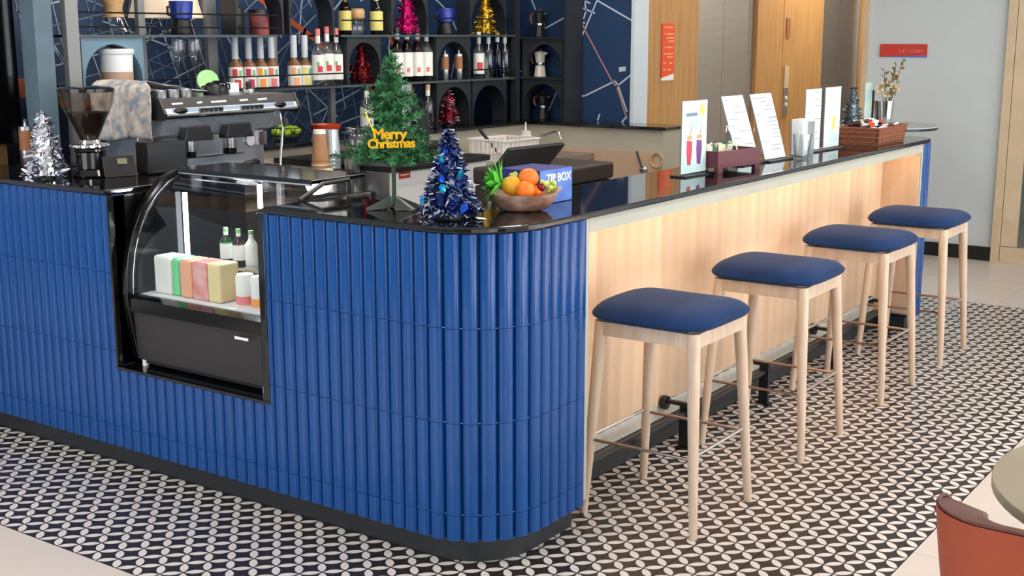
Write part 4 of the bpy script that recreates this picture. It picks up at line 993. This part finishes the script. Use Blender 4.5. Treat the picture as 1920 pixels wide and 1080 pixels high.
MB().prism([(-.10, .0), (-.045, .0), (-.045, .085), (-.065, .085)], .03, .16, 'x').build('display_housing', 'plastic_black', t, bevel=.004, rot=(0, 0, -.4))
mat('lcd', rgb(120, 125, 95), .3)
MB().box(-.02, -.002, -.012, .02, 0, .012).build('display', 'lcd', t, loc=(.068, -.115, .062), rot=(-.42, 0, -.4))
t = MB().box(0, 0, 0, .19, .10, .135).build('black_box', 'plastic_black', bevel=.008, loc=(.40, 2.06, ZT1+.0005), rot=(0, 0, -.12)); tag(t, 'plain black box between the grinder and the espresso machine', 'box')

# cups, wire basket and goods on the back counter
mat('kraft', rgb(176, 128, 92), .7); mat('kraft_rim', rgb(225, 200, 170), .6); mat('clear_cup', rgb(200, 210, 215), .2, metal=.5)
t = thing('paper_cup_stack', 'stack of brown paper cups turned upside down', 'paper cups', (1.50, 2.14, .9205))
for k in range(7):
    z = k*.022
    MB().lathe([(.045, z), (.045, z+.007), (.0435, z+.007)], n=24).build('rim', 'kraft_rim', t, smooth=40)
    MB().lathe([(.043, z+.0075), (.042, z+.0215)], n=24).build('cup_wall', 'kraft', t, smooth=40)
MB().lathe([(.042, .155), (.031, .285)], n=24).build('cup_wall', 'kraft', t, smooth=40); MB().lathe([(.031, .2855), (.030, .305), (.027, .304)], n=24).build('cup_foot', 'white', t, smooth=40)
t = thing('plastic_cup_stack', 'tall stack of clear plastic cups beside the brown paper cups', 'plastic cups', (1.595, 2.15, .9205))
for k in range(9): MB().lathe([(.044, k*.02), (.045, k*.02+.004), (.043, k*.02+.0195)], n=22).build('rim', 'clear_cup', t, smooth=40)
MB().lathe([(.043, .1805), (.033, .30)], n=22).build('cup_wall', 'clear_cup', t, smooth=40)
t = thing('wire_basket', 'black wire basket in front of the cup stacks', 'basket', (1.475, 2.03, .9205))
for z in (.003, .04, .075, .11): MB().tube([(-.085, -.05, z), (.085, -.05, z), (.085, .05, z), (-.085, .05, z)], .0025, 6, True).build('wire_ring', 'steel_black', t)
for k in range(8):
    x = -.085+.17*k/7
    for s_ in (-1, 1): MB().tube([(x, s_*.05, .003), (x, s_*.05, .11)], .002, 5).build('wire', 'steel_black', t)
    MB().tube([(x, -.05, .003), (x, .05, .003)], .002, 5).build('wire', 'steel_black', t)
t = MB().cbox((0, 0, .06), (.04, .03, .12)).build('napkin_pack', 'kraft_rim', bevel=.004, loc=(1.44, 2.03, .9265)); tag(t, 'beige pack of wooden stirrers inside the wire basket', 'stirrers')
t = MB().lathe([(.032, 0), (.034, .004), (.040, .19), (.038, .19), (.030, .008)], n=24).build('shaker_tin', 'steel', smooth=40, loc=(1.60, 2.02, .9205)); tag(t, 'tall brushed steel shaker tin beside the wire basket', 'shaker')
t = thing('glass_jar', 'round glass jar with steel lid on the fridge top', 'jar', (1.74, 2.12, 1.0505)); MB().lathe([(.055, 0), (.06, .006), (.06, .13), (.05, .15)], n=26).build('body', 'clear', t, smooth=50); MB().lathe([(.053, .1505), (.055, .155), (.055, .172), (.02, .178)], n=26).build('lid', 'chrome', t, smooth=40)
t = MB().lathe([(.06, 0), (.064, .005), (.066, .17), (.063, .17), (.058, .01)], n=28).build('steel_pot', 'steel', smooth=40, loc=(1.90, 2.12, 1.0505)); tag(t, 'brushed steel pot on the fridge top behind the green tree', 'pot')
t = thing('till_drawer', 'low black box on the fridge top behind the green tree', 'box', (2.07, 1.92, 1.0505)); MB().box(-.12, -.09, 0, .14, .10, .085).build('body', 'plastic_black', t, bevel=.004); MB().box(-.10, -.0935, .02, .12, -.0905, .07).build('drawer', 'gloss_black', t)
t = thing('blender', 'tall silver and black rounded bar machine on the fridge top', 'machine', (2.33, 2.28, 1.0505))
MB().box(-.10, -.06, 0, -.02, .08, .37).build('column', 'steel', t, bevel=.004)
MB().prism([(-.0195, 0), (.10, 0), (.10, .13), (.085, .19), (.05, .235), (.01, .255), (-.0195, .26)], -.08, .08, 'y').build('housing', 'gloss_black', t, bevel=.006)
MB().box(.0, -.086, .03, .045, -.0805, .07).build('label_plate', 'cap_grey', t)
mat('bowl_orange', rgb(200, 70, 36), .4); 
t = MB().lathe([(.05, 0), (.055, .004), (.08, .05), (.085, .075), (.08, .075), (.05, .01)], n=26).build('serving_bowl', 'bowl_orange', smooth=50, loc=(2.22, 2.78, 1.1105)); tag(t, 'orange-red serving bowl on the ledge behind the cups', 'bowl')
t = thing('fruit_basket', 'wire basket of green grapes on the ledge', 'basket', (1.93, 2.80, 1.1105))
for z, r_ in ((.004, .06), (.03, .08), (.075, .10)): MB().tube([(r_*math.cos(2*PI*k/20), r_*math.sin(2*PI*k/20), z) for k in range(20)], .003, 5, True).build('wire_ring', 'steel_black', t)
for k in range(10): a = 2*PI*k/10; MB().tube([(.06*math.cos(a), .06*math.sin(a), .004), (.08*math.cos(a), .08*math.sin(a), .03), (.10*math.cos(a), .10*math.sin(a), .075)], .002, 5).build('wire', 'steel_black', t)
mat('grape_green', rgb(150, 185, 40), .3)
t = thing('grape_bunch', 'large bunch of bright green grapes in the wire basket', 'fruit', (1.93, 2.80, 1.118))
for k in range(40):
    a = R.uniform(0, 6.28); q = R.random()**.5*.075; MB().ball((q*math.cos(a), q*math.sin(a), .022+R.uniform(0, .06)*(1-q*8*.6)), .0155, 9, 6).build('grape', 'grape_green', t, smooth=80)

# white basket, squeeze bottle, knife, tap
mat('white_plastic', rgb(226, 220, 214), .4)
t = thing('plastic_basket', 'white slotted plastic basket on the rear work counter', 'basket', (3.36, 2.36, .9205), -.1)
def rbox(hx, hy, z0, z1, k, th):
    m = MB(); n = 4
    for (ax0, ay0, ax1, ay1) in ((-hx, -hy, hx, -hy), (hx, -hy, hx, hy), (hx, hy, -hx, hy), (-hx, hy, -hx, -hy)):
        d = Vector((ax1-ax0, ay1-ay0, 0)); nr = Vector((d.y, -d.x, 0)).normalized()*th
        a = Vector((ax0, ay0, z0)); b = Vector((ax1, ay1, z0)); s_ = k
        A = Vector((ax0*s_, ay0*s_, z1)); B = Vector((ax1*s_, ay1*s_, z1))
        m.add([a, b, B, A, a-nr, b-nr, B-nr, A-nr], [(0, 1, 2, 3), (7, 6, 5, 4), (3, 2, 6, 7), (0, 4, 5, 1), (0, 3, 7, 4), (1, 5, 6, 2)])
    return m
rbox(.16, .13, 0, .05, 1.03, .004).build('lower_wall', 'white_plastic', t)
MB().box(-.158, -.128, 0, .158, .128, .004).build('bottom', 'white_plastic', t)
for k in range(17):
    x = -.16+.32*k/16
    for s_ in (-1, 1): MB().box(x-.006, s_*.137-.002, .05, x+.006, s_*.137+.002, .125).build('slat', 'white_plastic', t)
for k in range(9):
    y = -.13+.26*k/8
    for s_ in (-1, 1): MB().box(s_*.168-.002, y-.008, .05, s_*.168+.002, y+.008, .125).build('slat', 'white_plastic', t)
MB().tube([(-.173, -.143, .128), (.173, -.143, .128), (.173, .143, .128), (-.173, .143, .128)], .007, 6, True).build('rim', 'white_plastic', t)
t = thing('squeeze_bottle', 'white squeeze bottle with pointed nozzle beside the white basket', 'bottle', (3.80, 2.50, .9205)); MB().lathe([(.038, 0), (.04, .005), (.04, .115), (.03, .125)], n=22).build('body', 'white_plastic', t, smooth=40); MB().lathe([(.034, .1255), (.034, .14), (.008, .15), (.004, .20)], n=18).build('nozzle', 'white_plastic', t, smooth=40)
t = MB().tube([(3.34, 2.36, .93), (3.30, 2.40, 1.00), (3.24, 2.46, 1.11)], [.008, .009, .012], 8).build('utensil_handle', 'plastic_black', smooth=50); tag(t, 'black and white handled utensil leaning out of the white basket', 'utensil')
t = thing('tap', 'slim chrome bar tap with a bent spout at the end wall', 'tap', (3.90, 2.52, .9205)); MB().tube([(0, 0, 0), (0, 0, .07), (.01, -.06, .10), (.03, -.16, .135), (.035, -.195, .13), (.037, -.205, .09)], [.012, .010, .007, .007, .009, .012], 10).build('spout', 'chrome', t, smooth=60); MB().cone((0, 0, 0), (0, 0, .008), .025, n=18).build('flange', 'chrome', t)
t = thing('ladle', 'small steel ladle hanging on the beige inner wall', 'ladle', (4.035, 1.76, .95)); MB().tube([(0, .04, .0), (0, .02, -.05), (0, .0, -.10)], .006, 8).build('handle', 'plastic_black', t, smooth=50); MB().ball((0, -.012, -.115), .03, 14, 8, (.4, 1, .8)).build('bowl', 'chrome', t, smooth=60)
t = MB().tube([(4.0+.0*k, 1.63+.045*math.cos(2*PI*k/24), .90+.045*math.sin(2*PI*k/24)) for k in range(24)], .006, 6, True).build('rope_ring', 'cork', smooth=60, loc=(.035, .02, 0)); tag(t, 'pale rope ring hanging on the end of the inner wall', 'ring')

# ------------------------------------------------------------------ menu stands and goods on the right counter
mat('ad_sky', rgb(190, 225, 232), .3, col2=rgb(225, 238, 225), nscale=7); mat('ad_red', rgb(205, 70, 90), .4); mat('ad_purple', rgb(120, 70, 140), .4); mat('ad_sun', rgb(240, 205, 110), .4)
ZC = ZT1+.0005
def stand(x, y, rz, w, h, lean, label, face, group='acrylic menu stands on the black countertop', base=True):
    t = thing('menu_stand', label, 'menu stand', (x, y, ZC), rz, group)
    MB().box(-w/2-.012, -.035, 0, w/2+.012, .04, .006).build('base', 'acrylic' if not base else 'steel_black', t)
    p = MB().box(-w/2, -.0015, 0, w/2, .0015, h).build('acrylic_sheet', 'acrylic', t, loc=(0, 0, .0065), rot=(-lean, 0, 0))
    s_ = MB().box(-w/2+.004, -.0026, .004, w/2-.004, -.0017, h-.004).build('sheet', face, p)
    MB().box(-w/2+.004, .0017, .004, w/2-.004, .0024, h-.004).build('sheet_back', 'paper_back', p)
    if lean > .05: MB().box(-w/2, .0, 0, w/2, .003, h*.6).build('back_support', 'acrylic', t, loc=(0, math.tan(lean)*h*.75, .0065), rot=(.12, 0, 0))
    return t, p
t, p = stand(1.712, .215, -.05, .212, .305, 0, 'acrylic stand advertising two tall red and purple drinks', 'ad_sky')
for x, c_ in ((-.038, 'ad_red'), (.042, 'ad_purple')):
    MB().prism([(x-.016, .04), (x+.012, .035), (x+.022, .10), (x+.020, .135), (x-.022, .14), (x-.024, .10)], -.0031, -.0027, 'y').build('drink_print', c_, p)
    MB().prism([(x-.001+.023*math.cos(2*PI*k/12), .151+.010*math.sin(2*PI*k/12)) for k in range(12)], -.0031, -.0027, 'y').build('drink_print', 'pr_peach', p)
    MB().prism([(x+.004, .162), (x+.008, .162), (x+.016, .195), (x+.012, .195)], -.0031, -.0027, 'y').build('drink_print', c_, p)
MB().prism([(.04, .25), (.07, .235), (.085, .255), (.065, .285), (.045, .285)], -.0031, -.0027, 'y').build('print', 'ad_sun', p)
MB().box(-.07, -.0031, .238, .02, -.0027, .252).build('print', 'ink', p)
def lines(p, w, h, n, seed):
    q = random.Random(seed)
    for k in range(n):
        z = h*(.92-.84*k/n); L = w*q.uniform(.15, .6); x = q.choice((-.40, -.05, .1))*w; MB().box(x, -.0031, z, min(x+L, w*.46), -.0027, z+.0028).build('text_line', 'ink', p)
t, p = stand(2.27, .22, -.06, .205, .315, .32, 'white printed menu card leaning back directly beside the maroon box', 'paper'); lines(p, .205, .315, 9, 1)
t, p = stand(2.50, .19, -.06, .215, .315, .30, 'white printed menu card leaning back next to the napkin glass', 'paper'); lines(p, .215, .315, 14, 2)
t, p = stand(2.995, .215, -.04, .19, .308, 0, 'upright plain white menu sheet next to the napkin holder', 'paper'); lines(p, .19, .308, 8, 3)
t, p = stand(3.228, .205, -.04, .20, .31, 0, 'upright white menu sheet with a small picture beside the wicker basket', 'paper')
MB().prism([(-.02, .03), (.09, .03), (.09, .14), (.05, .17), (.0, .15), (-.03, .09)], -.0031, -.0027, 'y').build('print', 'ad_sky', p); MB().box(.0, -.0033, .09, .04, -.0028, .16).build('print', 'pr_yellow', p)
# maroon tea box
mat('maroon', rgb(96, 38, 52), .4, noise=.05); mat('teabag', rgb(232, 232, 205), .6); mat('teagreen', rgb(60, 110, 92), .6)
t = thing('tea_box', 'maroon wooden box of tea bags on small feet', 'box', (1.98, .215, ZC), -.18)
for a in ((-.155, -.095, .155, -.085), (-.155, .085, .155, .095), (-.155, -.0845, -.145, .0845), (.145, -.0845, .155, .0845)): MB().box(a[0], a[1], .022, a[2], a[3], .092).build('side', 'maroon', t)
MB().box(-.144, -.084, .022, .144, .084, .03).build('bottom', 'maroon', t)
for sx in (-1, 1):
    for sy in (-1, 1): MB().box(sx*.135-.018, sy*.085-.009, 0, sx*.135+.018, sy*.085+.009, .0215).build('foot', 'maroon', t)
for k in range(12):
    o = MB().box(-.026, -.0025, 0, .026, .0025, .065).build('tea_bag', ('teabag', 'teagreen', 'teabag')[k % 3], loc=(2.0-.12+.045*(k % 6)+R.uniform(-.01, .01), .225+.05*(k//6)-.006*(k % 6), ZC+.048), rot=(R.uniform(-.5, .3), R.uniform(-.4, .4), R.uniform(-.5, .5)))
    tag(o, ('cream paper tea bag envelope standing in the maroon box', 'dark green tea bag envelope standing in the maroon box', 'cream paper tea bag envelope standing in the maroon box')[k % 3], 'tea bag', 'cream tea bags' if k % 3 != 1 else 'green tea bags')
mat('plum', rgb(140, 100, 128), .5)
t = thing('egg_ornament', 'smooth plum coloured egg-shaped ornament behind the maroon box', 'ornament', (2.04, .365, ZC)); MB().lathe([(.03, 0), (.045, .008), (.056, .04), (.050, .08), (.036, .115), (.015, .135), (0, .138)], n=24).build('body', 'plum', t, smooth=60); MB().lathe([(.031, -.0005), (.034, .004)], n=20).build('base_ring', 'maroon', t)
t = MB().lathe([(.03, 0), (.034, .004), (.038, .10), (.036, .10), (.03, .006)], n=22).build('glass_tumbler', 'clear', smooth=50, loc=(2.20, .355, ZC)); tag(t, 'clear tumbler behind the maroon box', 'glass')
# napkins
t = MB().lathe([(.030, 0), (.033, .006), (.044, .115), (.042, .115), (.029, .012)], n=24).build('napkin_glass', 'clear', smooth=50, loc=(2.665, .13, ZC)); tag(t, 'clear glass tumbler holding folded napkins', 'glass')
t = thing('napkin', 'folded white paper napkins standing in the glass', 'napkin', (2.665, .13, ZC+.014))
for k in range(4): MB().box(-.026, -.0035, 0, .026, .0035, .165).build('sheet', 'white', t, loc=(0, -.015+.010*k, 0), rot=(0, .06*(k-1.5), .1*k))
t = thing('napkin_holder', 'steel napkin holder packed with white napkins', 'napkin holder', (2.80, .185, ZC), -.1)
MB().box(-.055, -.035, 0, .055, .035, .006).build('base', 'steel', t); MB().box(-.055, -.035, .0065, .055, -.032, .165).build('plate', 'steel', t); MB().box(-.055, .032, .0065, .055, .035, .165).build('plate', 'steel', t)
MB().box(-.05, -.0315, .007, .05, .0315, .175).build('napkin_stack', 'white', t)
# wicker basket of sachets
mat('wicker', rgb(150, 92, 62), .7, col2=rgb(118, 66, 42), nscale=60, stretch=(1, 1, 5), bump=.4)
t = thing('wicker_basket', 'low brown wicker tray basket at the end of the countertop', 'basket', (3.73, .165, ZC), -.03)
rbox(.19, .105, .004, .085, 1.10, .010).build('woven_side', 'wicker', t); MB().box(-.19, -.105, 0, .19, .105, .006).build('woven_bottom', 'wicker', t)
for z, s_ in ((.012, 1.0), (.04, 1.045), (.065, 1.075), (.088, 1.10)): MB().tube([(-.19*s_, -.105*s_, z), (.19*s_, -.105*s_, z), (.19*s_, .105*s_, z), (-.19*s_, .105*s_, z)], .006, 6, True).build('weave', 'wicker', t)
cl = (('white', 'white'), ('plastic_black', 'black'), ('bowl_orange', 'orange'), ('pr_red', 'red'), ('cork', 'tan'), ('cap_grey', 'silver'))
for k in range(26):
    c_, nm = cl[(0, 0, 1, 2, 0, 1, 3, 4, 0, 5, 1, 2, 0)[k % 13]]
    row, cc = divmod(k, 9)
    o = MB().cbox((0, 0, 0), (.066, .034, .012)).build('sachet', c_, bevel=.004, loc=(3.58+cc*.037+R.uniform(-.01, .01), .10+row*.06+R.uniform(-.01, .01), ZC+.066+.022*R.random()+.014*row), rot=(R.uniform(-.5, .5), R.uniform(-.5, .5), R.uniform(0, 3)))
    tag(o, 'small %s wrapped sachet lying in the wicker basket' % nm, 'sachet', '%s sachets in the basket' % nm)

# ------------------------------------------------------------------ high round table with vase beyond the counter
t = thing('high_table', 'high round table with white top and dark edge near the white wall', 'table', (5.80, .80, 0))
MB().cone((0, 0, 1.033), (0, 0, 1.049), .36, n=56).build('edge_band', 'steel_black', t); MB().cone((0, 0, 1.0492), (0, 0, 1.056), .358, n=56).build('tabletop', 'wall_white', t)
MB().cone((0, 0, .02), (0, 0, 1.0325), .03, n=16).build('pole', 'steel_black', t); MB().cone((0, 0, 0), (0, 0, .02), .24, n=36).build('base', 'steel_black', t)
t = thing('vase', 'silver metal vase holding cream flowers on the high round table', 'vase', (5.78, .785, 1.0565)); MB().lathe([(.032, 0), (.036, .004), (.042, .10), (.05, .17), (.047, .17), (.038, .02)], n=26).build('body', 'chrome', t, smooth=50)
t = thing('vase', 'smaller dull steel cup behind the silver vase', 'vase', (5.87, .86, 1.0565)); MB().lathe([(.036, 0), (.04, .004), (.046, .165), (.043, .165), (.034, .02)], n=24).build('body', 'steel', t, smooth=50)
mat('petal_cream', rgb(226, 214, 180), .7, noise=.1); mat('stem_green', rgb(86, 110, 60), .7); mat('leaf_brown', rgb(132, 92, 40), .6, noise=.2)
fl = thing('flower_bouquet', 'cream blossoms with brown leafy twigs in the silver vase', 'flowers', (5.78, .785, 1.07))
for k in range(8):
    a = k*2.4; c = Vector((.055*math.cos(a), .055*math.sin(a), .20+.02*(k % 4)))
    MB().tube([(0, 0, .02), c*.6+Vector((0, 0, .05)), c], .002, 5).build('stem', 'stem_green', fl)
    m = MB()
    for j in range(16):
        d = Vector((R.uniform(-1, 1), R.uniform(-1, 1), R.uniform(-.4, 1))).normalized(); w = d.orthogonal().normalized()*.012; m.add([c, c+d*.02+w, c+d*.036, c+d*.02-w], [(0, 1, 2, 3)])
    m.build('blossom', 'petal_cream', fl)
for dx, dy, h_ in ((-.01, -.05, .40), (.0, -.09, .43), (0, .03, .36), (.03, -.02, .33)):
    MB().tube([(0, 0, .05), (dx*.6, dy*.6, h_*.6), (dx, dy, h_)], .0025, 5).build('twig', 'leaf_brown', fl)
    for j in range(7):
        q = Vector((dx, dy, 0))*(.6+.4*j/6)+Vector((0, 0, h_*(.62+.38*j/6))); d = Vector((R.uniform(-1, 1), R.uniform(-1, 1), R.uniform(.2, 1))).normalized(); w = d.orthogonal().normalized()*.013
        MB().add([q, q+d*.02+w, q+d*.045, q+d*.02-w], [(0, 1, 2, 3)]).build('leaf', 'leaf_brown' if j % 3 else 'stem_green', fl)
t = thing('menu_stand', 'slim acrylic stand with a pale blue card on the high round table', 'menu stand', (5.72, .90, 1.0565), -.15)
MB().box(-.06, -.03, 0, .06, .03, .005).build('base', 'steel_black', t); MB().box(-.055, -.0015, .0055, .055, .0015, .30).build('acrylic_sheet', 'acrylic', t); MB().box(-.052, -.003, .009, .052, -.0018, .297).build('sheet', 'ad_sky', t); MB().box(.058, -.01, .02, .068, .03, .24).build('edge_bar', 'steel_black', t)

# ------------------------------------------------------------------ signs
t = thing('wall_sign', 'red wall sign reading lift lobby with a blue lower edge', 'sign', (6.738, 1.004, 1.561))
MB().prism([(.182, .049), (-.182, .049), (-.182, -.034), (.182, -.047)], -.008, 0, 'x').build('plate', 'red_sign', t)
MB().prism([(.182, -.0472), (-.182, -.0342), (-.182, -.049), (.182, -.049)], -.008, 0, 'x').build('edge_stripe', 'blue_stripe', t)
text('lettering', 'LIFT LOBBY', .036, 'pr_pink', t, (-.0088, -.155, -.004), (PI/2, 0, -PI/2), .0003, 0, 1.0, 'RIGHT')
t = thing('wall_sign', 'tall orange floor directory sign with white slanted foot on the timber wall', 'sign', (5.72, 2.4985, 1.55))
MB().prism([(-.10, .215), (.10, .215), (.10, -.165), (-.10, -.195)], -.006, 0, 'y').build('plate', 'orange_sign', t); MB().prism([(-.10, -.1955), (.10, -.1655), (.10, -.215), (-.10, -.215)], -.006, 0, 'y').build('plate_foot', 'white', t)
for k, (z, x0, w) in enumerate(((.18, -.07, .03), (.18, -.03, .10), (.13, -.07, .02), (.13, -.03, .11), (.10, -.03, .12), (.075, .0, .09), (.03, -.07, .02), (.03, -.03, .10), (-.02, -.07, .03), (-.02, -.02, .10), (-.045, -.02, .10), (-.09, -.07, .04), (-.09, .02, .05), (-.14, -.07, .04), (-.14, 0, .05))): MB().box(x0, -.0068, z, x0+w, -.0062, z+.012).build('lettering', 'pr_peach', t)
t = thing('lift_button_panel', 'slim vertical lift call panel with brass plate on the timber wall', 'panel', (8.02, 2.4985, 1.0))
MB().box(-.05, -.01, .20, .05, 0, .40).build('brass_plate', 'door_frame', t); MB().box(-.05, -.01, -.05, .05, 0, .195).build('steel_plate', 'lift_steel', t)
for z in (.05, .11): MB().cone((0, -.018, z), (0, -.0105, z), .018, n=16).build('button', 'white', t)
MB().box(-.045, -.008, .66, .045, 0, .83).build('small_sign', 'handle_wood2', t)
# ------------------------------------------------------------------ goods in the display case
mat('bag_white', rgb(222, 222, 214), .35, noise=.06); mat('bag_green', rgb(110, 205, 140), .4); mat('bag_orange', rgb(230, 165, 130), .4); mat('bag_red', rgb(215, 120, 110), .4, col2=rgb(228, 200, 195), nscale=9); mat('bag_yellow', rgb(224, 205, 150), .4); mat('foilstuff', rgb(200, 180, 180), .3, metal=.5, col2=rgb(120, 60, 60), nscale=30)
for k, (y0, y1, mm, lb) in enumerate(((1.60, 1.70, 'bag_white', 'plain white food bag at the left end of the display case'), (1.555, 1.597, 'bag_green', 'white food bag with a green stripe in the display case'), (1.485, 1.552, 'bag_orange', 'pale orange food bag in the display case'), (1.40, 1.482, 'bag_red', 'red and white food bag in the display case'), (1.325, 1.397, 'bag_yellow', 'pale yellow food bag in the display case'))):
    o = MB().box(-.05, -(y1-y0)/2, 0, .05, (y1-y0)/2, .148).build('food_bag', mm, bevel=.012, seg=3, loc=(.155, (y0+y1)/2, .7005)); tag(o, lb, 'food bag', 'bags in the display case')
t = MB().ball((0, 0, .02), .06, 18, 8, (.8, 2.2, .35)).build('wrapped_snack', 'foilstuff', smooth=60, loc=(.29, 1.50, .704)); tag(t, 'foil wrapped snacks behind the bags in the display case', 'snack')
for k, (y, mm, lb) in enumerate(((1.50, 'green_bottle', 'green glass beer bottle on the display case shelf'), (1.43, 'amber', 'brown bottle with white label on the display case shelf'), (1.36, 'label_white', 'white labelled bottle with green cap on the display case shelf'))):
    bottle(.30, y, .8155, .135, .024, mm, 'pr_green', lb, labelm='label_white')
for y, lb in ((1.25, 'white jar on the deck of the display case'), (1.17, 'white and orange jar by the right wall of the display case')):
    t = thing('jar', lb, 'jar', (.16, y, .7005)); MB().lathe([(.033, 0), (.036, .004), (.036, .105), (.03, .115)], n=22).build('body', 'label_white', t, smooth=40); MB().lathe([(.0365, .004), (.0365, .035)], n=22).build('band', 'pr_orange' if y < 1.2 else 'pr_pink', t, smooth=40)
